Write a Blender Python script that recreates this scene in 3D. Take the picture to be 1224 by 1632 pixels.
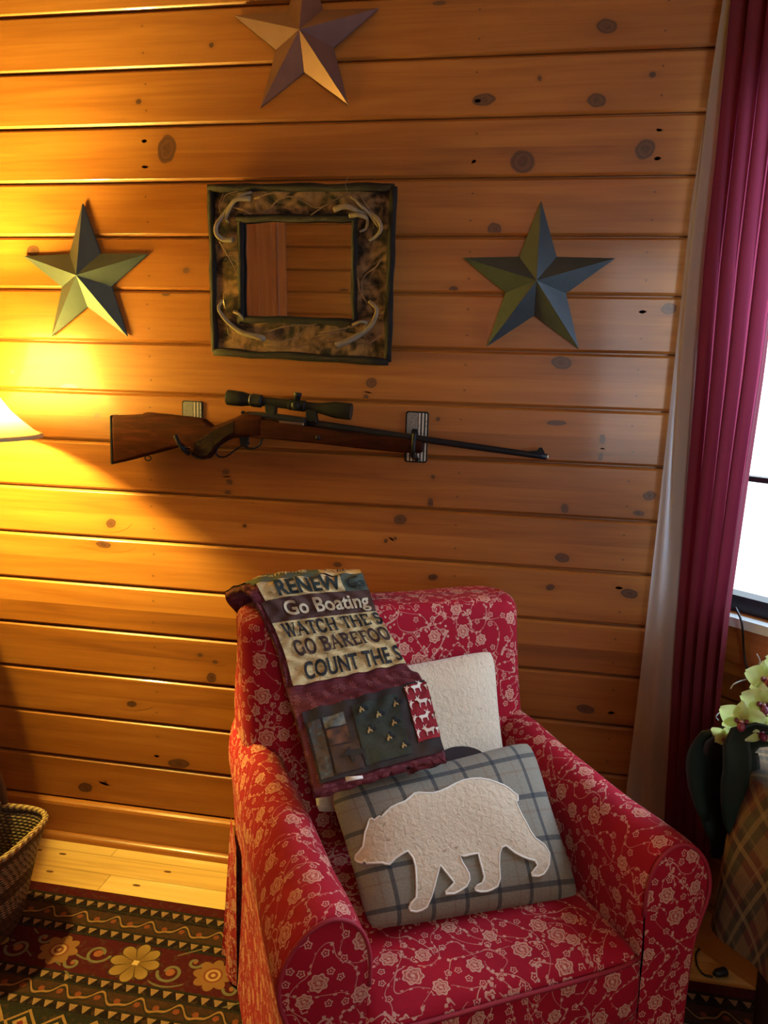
import bpy, bmesh, math, random
from mathutils import Vector, Matrix, noise, geometry
random.seed(4)
for o in list(bpy.data.objects): bpy.data.objects.remove(o)
SC = bpy.context.scene
COL = SC.collection
R = math.radians
pi = math.pi

# ------------------------------------------------------------------ camera
F_PX, YAW, PITCH, ROLL, CZ, CD = 1234.4, 0.16939, -0.16511, -0.03148, 1.32679, 1.8938
def _rot():
    cy, sy, cp, sp, cr, sr = math.cos(YAW), math.sin(YAW), math.cos(PITCH), math.sin(PITCH), math.cos(ROLL), math.sin(ROLL)
    B = Matrix(((1,0,0),(0,0,1),(0,-1,0)))
    return Matrix(((cy,-sy,0),(sy,cy,0),(0,0,1))) @ Matrix(((1,0,0),(0,cp,-sp),(0,sp,cp))) @ B @ Matrix(((cr,-sr,0),(sr,cr,0),(0,0,1)))
CR = _rot(); CAM = Vector((0, -CD, CZ))
cd = bpy.data.cameras.new('camera'); cam = bpy.data.objects.new('camera', cd); COL.objects.link(cam)
cd.sensor_fit = 'VERTICAL'; cd.sensor_height = 36; cd.lens = F_PX*36/1632; cd.clip_start = .02
M = CR.copy(); M.col[1] = -CR.col[1]; M.col[2] = -CR.col[2]
cam.matrix_world = Matrix.Translation(CAM) @ M.to_4x4()
SC.camera = cam
SC.view_settings.view_transform = 'Standard'; SC.view_settings.look = 'None'; SC.view_settings.gamma = 1
SC.view_settings.use_curve_mapping = False
SC.view_settings.exposure = -0.15

# ------------------------------------------------------------------ light
w = bpy.data.worlds.new('daylight'); SC.world = w; w.use_nodes = True
w.node_tree.nodes['Background'].inputs[0].default_value = (.80, .92, 1, 1)
w.node_tree.nodes['Background'].inputs[1].default_value = 3.0
def area(name, loc, target, sx, sy, power, col):
    l = bpy.data.lights.new(name, 'AREA'); l.shape = 'RECTANGLE'; l.size = sx; l.size_y = sy; l.energy = power; l.color = col
    o = bpy.data.objects.new(name, l); COL.objects.link(o); o.location = loc
    o.rotation_euler = (Vector(target)-Vector(loc)).to_track_quat('-Z', 'Y').to_euler(); return o
AW = 0.42                                    # the angled window wall stands on the line x + y = AW
WD = Vector((.70711, -.70711, 0)); WN = Vector((-.70711, -.70711, 0))   # along the window wall, and its normal into the room
W0 = Vector((AW, 0, 0))
wc = W0 + WD*.60 - WN*.22 + Vector((0, 0, 1.42))
area('bay_daylight', wc, wc + WN, .9, 1.1, 46, (.50, .70, 1))
area('room_daylight', (.785, -3.05, 1.5), (.785, -1, 1.5), .70, 1.25, 14.5, (1, .93, .84))
LAMP = Vector((-1.362, -.25, 1.27))
LAMP_W = 190

# ------------------------------------------------------------------ photo measurement -> point on a known plane
def ray(u, v): return CR @ Vector(((u-612)/F_PX, (v-816)/F_PX, 1))
def at(u, v, y=0):
    d = ray(u, v); return CAM + d*((y-CAM.y)/d.y)
TH = R(30); EX = Vector((math.cos(TH), math.sin(TH), 0)); EY = Vector((-math.sin(TH), math.cos(TH), 0)); CO = Vector((-.135, -.523, 0))
def cl(u, v, Y):                              # point on a plane of constant depth in the armchair's own axes
    d = ray(u, v); X = CAM + d*((Y-(CAM-CO).dot(EY))/d.dot(EY)) - CO
    return Vector((X.dot(EX), X.dot(EY), X.z))
def cw(p): return CO + EX*p[0] + EY*p[1] + Vector((0, 0, p[2]))

# ------------------------------------------------------------------ shader expressions
class X:
    def __init__(s, nt, sock): s.nt, s.k = nt, sock
    def _m(s, op, *a):
        n = s.nt.nodes.new('ShaderNodeMath'); n.operation = op
        for i, q in enumerate((s,)+a):
            if isinstance(q, X): s.nt.links.new(q.k, n.inputs[i])
            else: n.inputs[i].default_value = q
        return X(s.nt, n.outputs[0])
    def __add__(s, o): return s._m('ADD', o)
    __radd__ = __add__
    def __sub__(s, o): return s._m('SUBTRACT', o)
    def __rsub__(s, o): return (s*-1) + o
    def __mul__(s, o): return s._m('MULTIPLY', o)
    __rmul__ = __mul__
    def __truediv__(s, o): return s._m('DIVIDE', o)
    def lt(s, o): return s._m('LESS_THAN', o)
    def gt(s, o): return s._m('GREATER_THAN', o)
    def abs(s): return s._m('ABSOLUTE')
    def sin(s): return s._m('SINE')
    def cos(s): return s._m('COSINE')
    def sqrt(s): return s._m('SQRT')
    def floor(s): return s._m('FLOOR')
    def fract(s): return s._m('FRACT')
    def min(s, o): return s._m('MINIMUM', o)
    def max(s, o): return s._m('MAXIMUM', o)
    def pow(s, o): return s._m('POWER', o)
    def atan2(s, o): return s._m('ARCTAN2', o)
    def smooth(s, a, b):
        n = s.nt.nodes.new('ShaderNodeMapRange'); n.interpolation_type = 'SMOOTHSTEP'
        s.nt.links.new(s.k, n.inputs[0]); n.inputs[1].default_value = a; n.inputs[2].default_value = b
        return X(s.nt, n.outputs[0])
class Mat:
    def __init__(s, name, rough=.5, **kw):
        s.m = bpy.data.materials.new(name); s.m.use_nodes = True; s.nt = s.m.node_tree
        s.b = s.nt.nodes['Principled BSDF']; s.b.inputs['Roughness'].default_value = rough
        for k, v in kw.items(): s.b.inputs[k.replace('_', ' ')].default_value = v
    def coord(s, kind='Object'):
        t = s.nt.nodes.new('ShaderNodeTexCoord'); p = s.nt.nodes.new('ShaderNodeSeparateXYZ')
        s.nt.links.new(t.outputs[kind], p.inputs[0]); return [X(s.nt, q) for q in p.outputs]
    def vec(s, *a):
        n = s.nt.nodes.new('ShaderNodeCombineXYZ')
        for i, q in enumerate(a):
            if isinstance(q, X): s.nt.links.new(q.k, n.inputs[i])
            else: n.inputs[i].default_value = q
        return n.outputs[0]
    def noise(s, v, scale=1, detail=3, dist=0, rough=.5):
        n = s.nt.nodes.new('ShaderNodeTexNoise'); s.nt.links.new(v, n.inputs['Vector'])
        n.inputs['Scale'].default_value = scale; n.inputs['Detail'].default_value = detail
        n.inputs['Distortion'].default_value = dist; n.inputs['Roughness'].default_value = rough
        return X(s.nt, n.outputs[0])
    def white(s, v):
        n = s.nt.nodes.new('ShaderNodeTexWhiteNoise'); s.nt.links.new(v, n.inputs['Vector']); return X(s.nt, n.outputs[0])
    def voro(s, v, scale, rnd=1, dim='2D'):
        n = s.nt.nodes.new('ShaderNodeTexVoronoi'); n.voronoi_dimensions = dim; s.nt.links.new(v, n.inputs['Vector'])
        n.inputs['Scale'].default_value = scale; n.inputs['Randomness'].default_value = rnd
        p = s.nt.nodes.new('ShaderNodeSeparateXYZ'); s.nt.links.new(n.outputs['Position'], p.inputs[0])
        c = s.nt.nodes.new('ShaderNodeSeparateColor'); s.nt.links.new(n.outputs['Color'], c.inputs[0])
        return X(s.nt, n.outputs[0]), X(s.nt, p.outputs[0]), X(s.nt, p.outputs[1]), X(s.nt, c.outputs[0])
    def mix(s, f, a, b):
        n = s.nt.nodes.new('ShaderNodeMix'); n.data_type = 'RGBA'
        for i, q in ((0, f), (6, a), (7, b)):
            if isinstance(q, X): s.nt.links.new(q.k, n.inputs[i])
            elif isinstance(q, (int, float)): n.inputs[i].default_value = q
            elif isinstance(q, tuple): n.inputs[i].default_value = (*q, 1) if len(q) == 3 else q
            else: s.nt.links.new(q, n.inputs[i])
        return n.outputs[2]
    def ramp(s, f, stops, const=False):
        n = s.nt.nodes.new('ShaderNodeValToRGB'); s.nt.links.new(f.k, n.inputs[0]); r = n.color_ramp
        if const: r.interpolation = 'CONSTANT'
        while len(r.elements) < len(stops): r.elements.new(.5)
        for e, (p, c) in zip(r.elements, stops): e.position = p; e.color = (*c, 1)
        return n.outputs[0]
    def color(s, c):
        if isinstance(c, tuple): s.b.inputs['Base Color'].default_value = (*c, 1)
        else: s.nt.links.new(c, s.b.inputs['Base Color'])
        return s
    def rough(s, x): s.nt.links.new(x.k, s.b.inputs['Roughness']); return s
    def bump(s, h, strength=.3, dist=.002):
        n = s.nt.nodes.new('ShaderNodeBump'); n.inputs['Strength'].default_value = strength; n.inputs['Distance'].default_value = dist
        s.nt.links.new(h.k, n.inputs['Height']); s.nt.links.new(n.outputs[0], s.b.inputs['Normal']); return s
    def attr(s, name):
        n = s.nt.nodes.new('ShaderNodeAttribute'); n.attribute_name = name; return X(s.nt, n.outputs['Fac'])
    def xmix(s, f, a, b):                     # scalar mix
        return a + f*(b-a) if isinstance(a, X) else f*(b-a) + a

def plain(name, c, rough=.5, var=.12, scale=40, bump=0, bscale=300, **kw):
    m = Mat(name, rough, **kw); P = m.coord(); v = m.vec(*P)
    n = m.noise(v, scale, 3)
    m.color(m.mix(n, tuple(q*(1-var) for q in c), tuple(min(1, q*(1+var)) for q in c)))
    if bump: m.bump(m.noise(v, bscale, 2), bump, .002)
    return m.m

def wood(name, pitch, c_dark, c_mid, c_light, rough=.3, coat=.35, axis=0, knot=True):
    m = Mat(name, rough); P = m.coord(); a, b = P[axis], P[2-axis]
    pid = ((b*-1 + 2.19)/pitch + .5).floor() if pitch else b*0
    r1 = m.white(m.vec(pid, 3.7, 1.3)); r2 = m.white(m.vec(pid, 9.1, 4.2))
    g = m.noise(m.vec(a*1.5 + r1*31, P[1]*12 + pid*7.3, b*22 + r2*9), 1, 4, 1.2)
    g2 = m.noise(m.vec(a*5 + r1*50, P[1]*90 + pid*3, b*170), 1, 3, .4)
    f = g*.75 + g2*.25 + (r1-.5)*.28
    c = m.ramp(f, [(.22, c_dark), (.48, c_mid), (.78, c_light)])
    if knot:
        k = m.attr('knot'); kn = m.noise(m.vec(a*60, 0.0, b*60), 1, 2)
        halo = (k*1.5).min(1.0)*(k.lt(.55))*.35
        c = m.mix(halo, c, tuple(q*.5 for q in c_dark))
        core = (k+kn*.18).smooth(.56, .70)
        ring = ((k*26 + kn*5).sin()*.5+.5)
        kc = m.mix(ring, (.036, .012, .007), (.095, .032, .014))
        c = m.mix(core*.93, c, kc)
    m.color(c); m.b.inputs['Coat Weight'].default_value = coat; m.b.inputs['Coat Roughness'].default_value = .12
    wv = m.noise(m.vec(a*7, P[1]*7, b*16), 1, 2)
    m.bump(wv*.8+g2*.2, .18, .004)
    return m.m

PINE = wood('varnished_pine', .13, (.175, .050, .006), (.290, .093, .012), (.40, .146, .024), .42, .32)
BASEW = wood('varnished_trim', 0, (.22, .062, .010), (.31, .102, .017), (.40, .15, .030), .35, .4, knot=True)
DOORW = wood('door_pine', 0, (.30, .10, .03), (.42, .16, .05), (.50, .21, .07), .4, .2, axis=2, knot=False)

def floor_mat():
    m = Mat('pine_floorboards', .3); P = m.coord(); x, y = P[0], P[1]
    row = (y/.075).floor(); off = m.white(m.vec(row, 1.1, 0.0)); px = (x/.9 + off*3).floor()
    r = m.white(m.vec(row, px, 5.0)); g = m.noise(m.vec(x*2.5+r*40, y*45+r*11, 0.0), 1, 4, 1.0)
    c = m.ramp(g*.7+r*.4, [(.2, (.40, .20, .055)), (.5, (.62, .37, .12)), (.85, (.74, .50, .20))])
    gap = ((y/.075).fract()-.5).abs().gt(.485)
    gx = ((x/.9+off*3).fract()-.5).abs().gt(.4985)
    kn, _, _, _ = m.voro(m.vec(x*5, y*13, 0.0), 1)
    c = m.mix(kn.lt(.055), c, (.10, .035, .012))
    m.color(m.mix(gap.max(gx)*.6, c, (.14, .06, .02))); m.b.inputs['Coat Weight'].default_value = .3
    return m.m

def floral(name, red=(.33, .006, .019)):
    m = Mat(name, .78); P = m.coord('UV'); u, v = P[0], P[1]; V = m.vec(u, v, 0.0)
    nz = m.noise(V, 34, 2)
    d, qx, qy, rc = m.voro(V, 15.5, .8)
    dx, dy = u-qx, v-qy; r = (dx*dx+dy*dy).sqrt(); th = dy.atan2(dx)
    Rr = rc*.0055 + .0098
    s = Rr*((th*7+rc*9).cos()*.11+1)
    big = (r-s).abs().lt(.0012).max((r-s*.62-(th*5).sin()*.0012).abs().lt(.0009)).max(r.lt(s*.20))
    spir = ((r*900+th*2).sin()).gt(.55)*r.lt(s*.95)*.55
    big = big.max(spir); inside = r.lt(s*1.0)
    d2, ax, ay, rc2 = m.voro(m.vec(u+.37, v+.21, 0.0), 35, .85)
    ex, ey = u+.37-ax, v+.21-ay; r2 = (ex*ex+ey*ey).sqrt(); t2 = ey.atan2(ex)
    s2 = ((t2*5+rc2*7).cos()*.18+1)*.0046
    small = ((r2-s2).abs().lt(.0009)).max(r2.lt(.0013))*rc2.gt(.2)
    out = r.gt(Rr*1.35)
    n1 = m.noise(V, 15, 0, .5); n2 = m.noise(m.vec(u+5.3, v+2.2, 0.0), 17, 0, .4)
    vine = (n1-.5).abs().lt(.0062).max((n2-.5).abs().lt(.0056))*r2.gt(s2)
    d3, _, _, rc3 = m.voro(V, 95, 1)
    leaf = d3.lt(.27)*((n1-.5).abs().lt(.036).max((n2-.5).abs().lt(.032)))*rc3.gt(.3)
    f = big.max((small.max(vine*.8).max(leaf*.9))*out)
    base = m.mix(m.noise(V, 8, 2), tuple(q*.85 for q in red), tuple(q*1.12 for q in red))
    base = m.mix(inside*.20, base, (.72, .36, .22))
    m.color(m.mix(f*(nz*.4+.42), base, (.74, .46, .32)))
    m.b.inputs['Specular IOR Level'].default_value = .12; m.b.inputs['Sheen Weight'].default_value = .03; m.b.inputs['Sheen Roughness'].default_value = .5
    m.bump(m.noise(V, 60, 3)*.9 + m.noise(V, 900, 1)*.1, .25, .004)
    return m.m

def rug_mat(edge):
    m = Mat('woven_wool_rug', .95); P = m.coord(); x = P[0]; wob = m.noise(m.vec(x*6, P[1]*6, 0.0), 1, 2)*.012-.006
    v = (P[1]*-1 + edge) + wob*.35; x = x + wob
    mar = (.055, .0035, .006); dk = (.010, .0045, .005); br = (.042, .0165, .0085); gold = (.23, .115, .042); grn = (.017, .0145, .0095)
    W = 1.0
    st = [(0, mar), (.030, dk), (.067, br), (.123, dk), (.153, (.055, .004, .007)), (.269, dk), (.299, br), (.345, dk), (.372, grn), (.47, (.09, .014, .011)), (.56, grn)]
    c = m.ramp(v/W, st, True)
    sp = m.noise(m.vec(x*70, v*70, 0.0), 1, 2); sp2 = m.noise(m.vec(x*240, v*240, 0.0), 1, 2)
    c = m.mix((sp-.45).smooth(.1, .2)*.55, c, (.060, .026, .014))
    c = m.mix((sp2-.5).smooth(.03, .12)*.35, c, (.012, .009, .008))
    def over(c, mask, col): return m.mix(mask, c, col)
    for v0 in (.049, .138, .284, .358):
        q = (x/.029).fract(); lv = (v-v0)/.009
        tri = ((q-.5).abs()*2 - .40).lt(lv*-.30)*lv.abs().lt(1.0)
        c = over(c, tri, (.22, .12, .06)); c = over(c, (v-v0+.0135).abs().lt(.0022), grn); c = over(c, (v-v0-.0135).abs().lt(.0022), grn)
    for v0 in (.097, .322):
        wv = (x*71).sin()*.013 + (x*142+1).sin()*.005
        c = over(c, (v-v0-wv).abs().lt(.0085)*(v-v0-wv).abs().gt(.005), grn); c = over(c, (v-v0-wv).abs().lt(.0028), gold)
        fl = ((x*71/pi).fract()-.5).abs()/71*pi; rr = (fl*fl+(v-v0)*(v-v0)).sqrt()
        c = over(c, rr.lt(.007), (.16, .04, .016))
    pd = .377; v0 = .211
    def cellx(k): return (((x+.791)/pd+.5-k).fract()-.5)*pd
    uy = (v-v0)
    for k, sg, oy in ((.245, 1, .012), (.75, -1, -.008), (.36, -1, -.028), (.64, 1, .03)):
        ux3 = cellx(k); uy3 = uy-oy; r3 = (ux3*ux3+uy3*uy3).sqrt(); t3 = uy3.atan2(ux3*sg)
        big_ = .021 if abs(oy) < .02 else .010
        c = over(c, (r3-big_-t3*.0028).abs().lt(.0036), (.125, .105, .06)); c = over(c, r3.lt(big_*.5), (.22, .07, .03))
        c = over(c, (uy+(x*23.27+k*9).sin()*.03-oy*2).abs().lt(.0025)*r3.gt(.026)*r3.lt(.05), (.11, .09, .05))
    ux = cellx(0); rr = (ux*ux+uy*uy).sqrt(); th = uy.atan2(ux)
    pet = ((th*4).cos().abs().pow(.6)*.024+.034)
    c = over(c, rr.lt(pet+.004), (.03, .015, .012)); c = over(c, rr.lt(pet), m.mix((rr/.058).min(1.0), (.13, .06, .016), (.25, .145, .045))); c = over(c, ((th*4).cos().abs().lt(.16))*rr.lt(.055), (.06, .03, .012)); c = over(c, ux.abs().max(uy.abs()).lt(.007), (.5, .33, .14))
    ux2 = cellx(.5); r2 = (ux2*ux2+uy*uy).sqrt(); t2 = uy.atan2(ux2)
    c = over(c, r2.lt((t2*4).cos().abs()*.012+.034), (.19, .085, .03)); c = over(c, r2.lt(.022), (.16, .04, .02)); c = over(c, (r2-.014).abs().lt(.003), (.34, .20, .09)); c = over(c, r2.lt(.005), (.36, .22, .10))
    ax = ((x/.075).fract()-.5)*.075; ay = v-.415; r4 = ax.abs()+ay.abs(); inf = v.gt(.372)
    c = over(c, (r4-.034).abs().lt(.004)*inf, (.24, .12, .045)); c = over(c, r4.lt(.018)*inf, (.28, .15, .06)); c = over(c, r4.lt(.008)*inf, (.13, .016, .016))
    m.color(c); m.bump(m.noise(m.vec(P[0]*500, P[1]*500, 0.0), 1, 2), .6, .003)
    m.b.inputs['Sheen Weight'].default_value = .02; m.b.inputs['Specular IOR Level'].default_value = .1
    return m.m

def plaid(name, ground, line, faint, per, wid, soft=.78, two=None):
    m = Mat(name, .9); P = m.coord('UV'); u, v = P[0], P[1]
    def st(q, off, w): return (((q+off)/per).fract()-.5).abs().lt(w/per/2)
    nz = m.noise(m.vec(u, v, 0.0), 260, 3); lo = m.noise(m.vec(u, v, 0.0), 30, 2)
    c = m.mix(nz, tuple(q*.72 for q in ground), tuple(q*1.2 for q in ground))
    if two: c = m.mix(st(u, 0, per*.5)*.7, c, two[0]); c = m.mix(st(v, 0, per*.5)*.62, c, two[1])
    fa = st(u, per*.36, wid*.5)*.35; fb = st(v, per*.36, wid*.5)*.35
    c = m.mix(fa, c, faint); c = m.mix(fb, c, faint)
    c = m.mix(st(u, 0, wid)*(nz*.5+.45)*soft, c, line); c = m.mix(st(v, 0, wid)*(nz*.5+.45)*soft, c, line)
    m.color(c); m.bump(nz, .35, .002); m.b.inputs['Specular IOR Level'].default_value = .2; m.b.inputs['Sheen Weight'].default_value = .05
    return m.m

def bark(name, c, crack):
    m = Mat(name, .9); P = m.coord('UV'); u, v = P[0], P[1]
    n = m.noise(m.vec(u*22, v*170, 0.0), 1, 4, 1.4); n2 = m.noise(m.vec(u*60, v*60, 2.0), 1, 2)
    k = (n-.5).abs().smooth(.035, .0)
    cc = m.mix(n2, tuple(q*.72 for q in c), tuple(q*1.2 for q in c))
    m.color(m.mix(k*.65, cc, crack)); m.bump(m.noise(m.vec(u*40, v*90, 0.0), 1, 3), .5, .004)
    return m.m

def check(name, a, b, d, per=.006):
    m = Mat(name, .9); P = m.coord('UV'); u, v = P[0], P[1]
    k = ((u/per).fract().gt(.5)*1.0 + (v/per).fract().gt(.5)*1.0)*.5
    c = m.mix(k, a, b)
    dd, qx, qy, rc = m.voro(m.vec(u, v, 0.0), 40, .5); th = (v-qy).atan2(u-qx)
    fl = dd.lt(.26)*((th*4).cos().abs().gt(.75)); m.color(m.mix(fl*.7, c, d)); m.bump(m.noise(m.vec(u, v, 0.0), 70, 2), .4, .004)
    return m.m

# ------------------------------------------------------------------ mesh helpers
def link(name, me, mats, parent=None):
    o = bpy.data.objects.new(name, me); COL.objects.link(o)
    for m in (mats if isinstance(mats, (list, tuple)) else [mats]): me.materials.append(m)
    if parent: o.parent = parent
    return o
def mk(name, V, Fc, mat, parent=None, uv=None, smooth=True, mi=None, attr=None, recalc=True):
    me = bpy.data.meshes.new(name); me.from_pydata([tuple(v) for v in V], [], Fc)
    if mi: me.polygons.foreach_set('material_index', mi)
    if uv:
        l = me.uv_layers.new(name='UVMap')
        for lp in me.loops: l.data[lp.index].uv = uv[lp.vertex_index]
    if attr:
        a = me.attributes.new(attr[0], 'FLOAT', 'POINT'); a.data.foreach_set('value', attr[1])
    if recalc:
        bm = bmesh.new(); bm.from_mesh(me); bmesh.ops.recalc_face_normals(bm, faces=bm.faces); bm.to_mesh(me); bm.free()
    if smooth: me.polygons.foreach_set('use_smooth', [True]*len(me.polygons))
    me.update(); return link(name, me, mat, parent)
class G:                                       # collects geometry for one mesh
    def __init__(s): s.V, s.F, s.U = [], [], []
    def add(s, V, F, U=None):
        b = len(s.V); s.V += [Vector(v) for v in V]; s.F += [tuple(i+b for i in f) for f in F]
        s.U += U if U else [(v[0], v[2]) for v in V]
        return s
    def box(s, a, b, rot=None):
        (x0, y0, z0), (x1, y1, z1) = a, b
        V = [Vector(p) for p in ((x0,y0,z0),(x1,y0,z0),(x1,y1,z0),(x0,y1,z0),(x0,y0,z1),(x1,y0,z1),(x1,y1,z1),(x0,y1,z1))]
        if rot: V = [rot @ v for v in V]
        return s.add(V, [(3,2,1,0),(4,5,6,7),(0,1,5,4),(1,2,6,5),(2,3,7,6),(3,0,4,7)])
    def loft(s, rings, closed=True, caps=(True, True)):
        n = len(rings[0]); V = [p for r in rings for p in r]; F = []; U = []
        lv = 0
        for i, r in enumerate(rings):
            if i: lv += max((Vector(r[k])-Vector(rings[i-1][k])).length for k in range(n))
            lu = 0
            for k in range(n):
                if k: lu += (Vector(r[k])-Vector(r[k-1])).length
                U.append((lu, lv))
        for i in range(len(rings)-1):
            for k in range(n if closed else n-1):
                j = (k+1) % n; F.append((i*n+k, i*n+j, (i+1)*n+j, (i+1)*n+k))
        if caps[0]: F.append(tuple(range(n)))
        if caps[1]: F.append(tuple((len(rings)-1)*n+k for k in reversed(range(n))))
        return s.add(V, F, U)
    def tube(s, pts, rad, seg=8, caps=True):
        P = [Vector(p) for p in pts]; rings = []; nrm = None
        for i, p in enumerate(P):
            t = (P[min(i+1, len(P)-1)]-P[max(i-1, 0)]).normalized()
            if nrm is None: nrm = t.orthogonal().normalized()
            nrm = (nrm - t*nrm.dot(t)).normalized(); b = t.cross(nrm)
            r = rad(i/(len(P)-1)) if callable(rad) else rad
            rings.append([p+(nrm*math.cos(a)+b*math.sin(a))*r for a in (2*pi*k/seg for k in range(seg))])
        return s.loft(rings, True, (caps, caps))
    def lathe(s, prof, c=(0,0,0), ax=(0,0,1), seg=28, caps=(True, True)):   # prof: (along, radius)
        ax = Vector(ax).normalized(); n = ax.orthogonal().normalized(); b = ax.cross(n); c = Vector(c)
        return s.loft([[c+ax*h+(n*math.cos(2*pi*k/seg)+b*math.sin(2*pi*k/seg))*r for k in range(seg)] for h, r in prof], True, caps)
    def prism(s, poly, y0, y1, bev=0, seg=2):  # outline in x,z pulled along y
        bm = bmesh.new(); f = bm.faces.new([bm.verts.new((p[0], y0, p[1])) for p in poly])
        e = bmesh.ops.extrude_face_region(bm, geom=[f]); vs = [q for q in e['geom'] if isinstance(q, bmesh.types.BMVert)]
        bmesh.ops.translate(bm, verts=vs, vec=(0, y1-y0, 0)); bmesh.ops.recalc_face_normals(bm, faces=bm.faces)
        if bev:
            eds = [q for q in bm.edges if abs(q.verts[0].co.y-q.verts[1].co.y) < 1e-6]
            bmesh.ops.bevel(bm, geom=eds, offset=bev, segments=seg, profile=.5, affect='EDGES', clamp_overlap=True)
        bm.verts.index_update(); V = [v.co.copy() for v in bm.verts]; F = [tuple(v.index for v in f.verts) for f in bm.faces]; bm.free()
        return s.add(V, F)
    def obj(s, name, mat, parent=None, smooth=True, angle=None):
        o = mk(name, s.V, s.F, mat, parent, s.U, smooth)
        if angle: sharp(o, angle)
        return o
def boxuv(o, off=0):
    me = o.data; l = me.uv_layers.get('UVMap') or me.uv_layers.new(name='UVMap')
    for p in me.polygons:
        n = p.normal
        for li in p.loop_indices:
            c = me.vertices[me.loops[li].vertex_index].co
            if abs(n.x) > max(abs(n.y), abs(n.z)): q = (c.y+.61+off, c.z)
            elif abs(n.y) > abs(n.z): q = (c.x+off, c.z)
            else: q = (c.x+off, c.y+.33)
            l.data[li].uv = q
    return o
def sharp(o, deg=35):
    me = o.data; bm = bmesh.new(); bm.from_mesh(me)
    for e in bm.edges:
        if len(e.link_faces) == 2 and e.calc_face_angle(0) > R(deg): e.smooth = False
    bm.to_mesh(me); bm.free(); return o
def empty(name, loc=(0,0,0), rz=0):
    o = bpy.data.objects.new(name, None); o.empty_display_size = .05; COL.objects.link(o); o.location = loc; o.rotation_euler = (0, 0, rz); return o
def tag(o, label=None, cat=None, group=None, kind=None):
    for k, v in (('label', label), ('category', cat), ('group', group), ('kind', kind)):
        if v: o[k] = v
    return o
def struct(o): o['kind'] = 'structure'; return o
def smooth_path(pts, n=8):
    P = [Vector(p) for p in pts]; P = [P[0]*2-P[1]]+P+[P[-1]*2-P[-2]]; out = []
    for i in range(1, len(P)-2):
        for k in range(n):
            t = k/n; a, b, c, d = P[i-1], P[i], P[i+1], P[i+2]
            out.append(.5*((2*b)+(c-a)*t+(2*a-5*b+4*c-d)*t*t+(3*b-a-3*c+d)*t**3))
    return out+[P[-2]]
def cdt(outline, step, fn):                     # fill a 2-D outline with small triangles and lift each point with fn
    xs = [p[0] for p in outline]; ys = [p[1] for p in outline]; pts = [Vector(p) for p in outline]; n = len(pts)
    def inside(x, y):
        c = False; j = n-1
        for i in range(n):
            (xi, yi), (xj, yj) = outline[i], outline[j]
            if (yi > y) != (yj > y) and x < (xj-xi)*(y-yi)/(yj-yi)+xi: c = not c
            j = i
        return c
    x = min(xs)+step*.5
    while x < max(xs):
        y = min(ys)+step*.5
        while y < max(ys):
            if inside(x, y) and min((Vector((x, y))-pts[i]).length for i in range(n)) > step*.5: pts.append(Vector((x, y)))
            y += step
        x += step
    r = geometry.delaunay_2d_cdt(pts, [(i, (i+1) % n) for i in range(n)], [], 1, 1e-6)
    return [fn(p[0], p[1]) for p in r[0]], [tuple(f) for f in r[2]], [(p[0], p[1]) for p in r[0]]

# ------------------------------------------------------------------ room shell
def plank_wall(name, x0, x1, z0, z1, mat, holes=(), knots=(), nails=(), t=.02, pitch=.13):
    """horizontal boards with V grooves, front face on local y = 0, facing -y"""
    g = G(); A = []
    zs = [z0]; k = math.ceil((z0-2.19)/pitch+1e-6)
    prof = []
    z = 2.19+k*pitch
    prof.append((0, z0))
    while z < z1-.01:
        prof += [(0, z-.0078), (.0012, z-.0062), (.0060, z-.0020), (.0140, z-.0016), (.0140, z+.0016), (.0060, z+.0020), (.0012, z+.0062), (0, z+.0078)]; z += pitch
    prof.append((0, z1))
    spans = [(x0, x1, z0, z1)]
    xs = sorted({x0, x1, *[h[i] for h in holes for i in (0, 1)]})
    for a, b in zip(xs, xs[1:]):
        hh = [h for h in holes if h[0] <= a+1e-6 and h[1] >= b-1e-6]
        seg = []; cur = z0
        for h in sorted(hh, key=lambda q: q[2]): seg.append((cur, h[2])); cur = h[3]
        seg.append((cur, z1))
        for s0, s1 in seg:
            pp = [(0, s0)]+[p for p in prof if s0+1e-4 < p[1] < s1-1e-4]+[(0, s1)]
            if s1-s0 < 1e-4: continue
            V = []; F = []
            for y, zz in pp: V += [(a, y, zz), (b, y, zz)]
            for i in range(len(pp)-1): F.append((2*i, 2*i+1, 2*i+3, 2*i+2))
            n = len(V); V += [(a, t, s0), (b, t, s0), (b, t, s1), (a, t, s1)]; F.append((n, n+3, n+2, n+1))
            F += [(0, n, n+1, 1), (2*len(pp)-2, 2*len(pp)-1, n+2, n+3)]
            g.add(V, F)
    A = [0.0]*len(g.V)
    for kx, kz, rx, rz, dk in knots:
        V = []; F = []; n = 26; rad = [0, .3, .5, .62, .72, .85, 1.0, 1.35, 1.8]; val = [1, 1, .95, .88, .74, .52, .38, .16, 0]
        ph = random.random()*6
        for j, r_ in enumerate(rad):
            for q in range(n):
                a_ = 2*pi*q/n; wob = 1+.08*math.sin(2*a_+ph)+.025*math.sin(5*a_+ph*2)
                st = 1 if r_ <= 1 else 1+(r_-1)*1.2*abs(math.cos(a_))
                zz = kz+rz*r_*wob*math.sin(a_); xx = kx+rx*r_*wob*st*math.cos(a_)
                row = math.floor((2.19-kz)/pitch); lo, hi = 2.19-(row+1)*pitch+.0082, 2.19-row*pitch-.0082
                V.append((xx, -.0004, min(max(zz, lo), hi))); A.append(val[j]*dk)
        for j in range(len(rad)-1):
            for q in range(n):
                q2 = (q+1) % n; F.append((j*n+q, j*n+q2, (j+1)*n+q2, (j+1)*n+q))
        g.add(V, F)
    o = mk(name, g.V, g.F, mat, smooth=False, attr=('knot', A), recalc=False)
    return struct(o)

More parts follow.
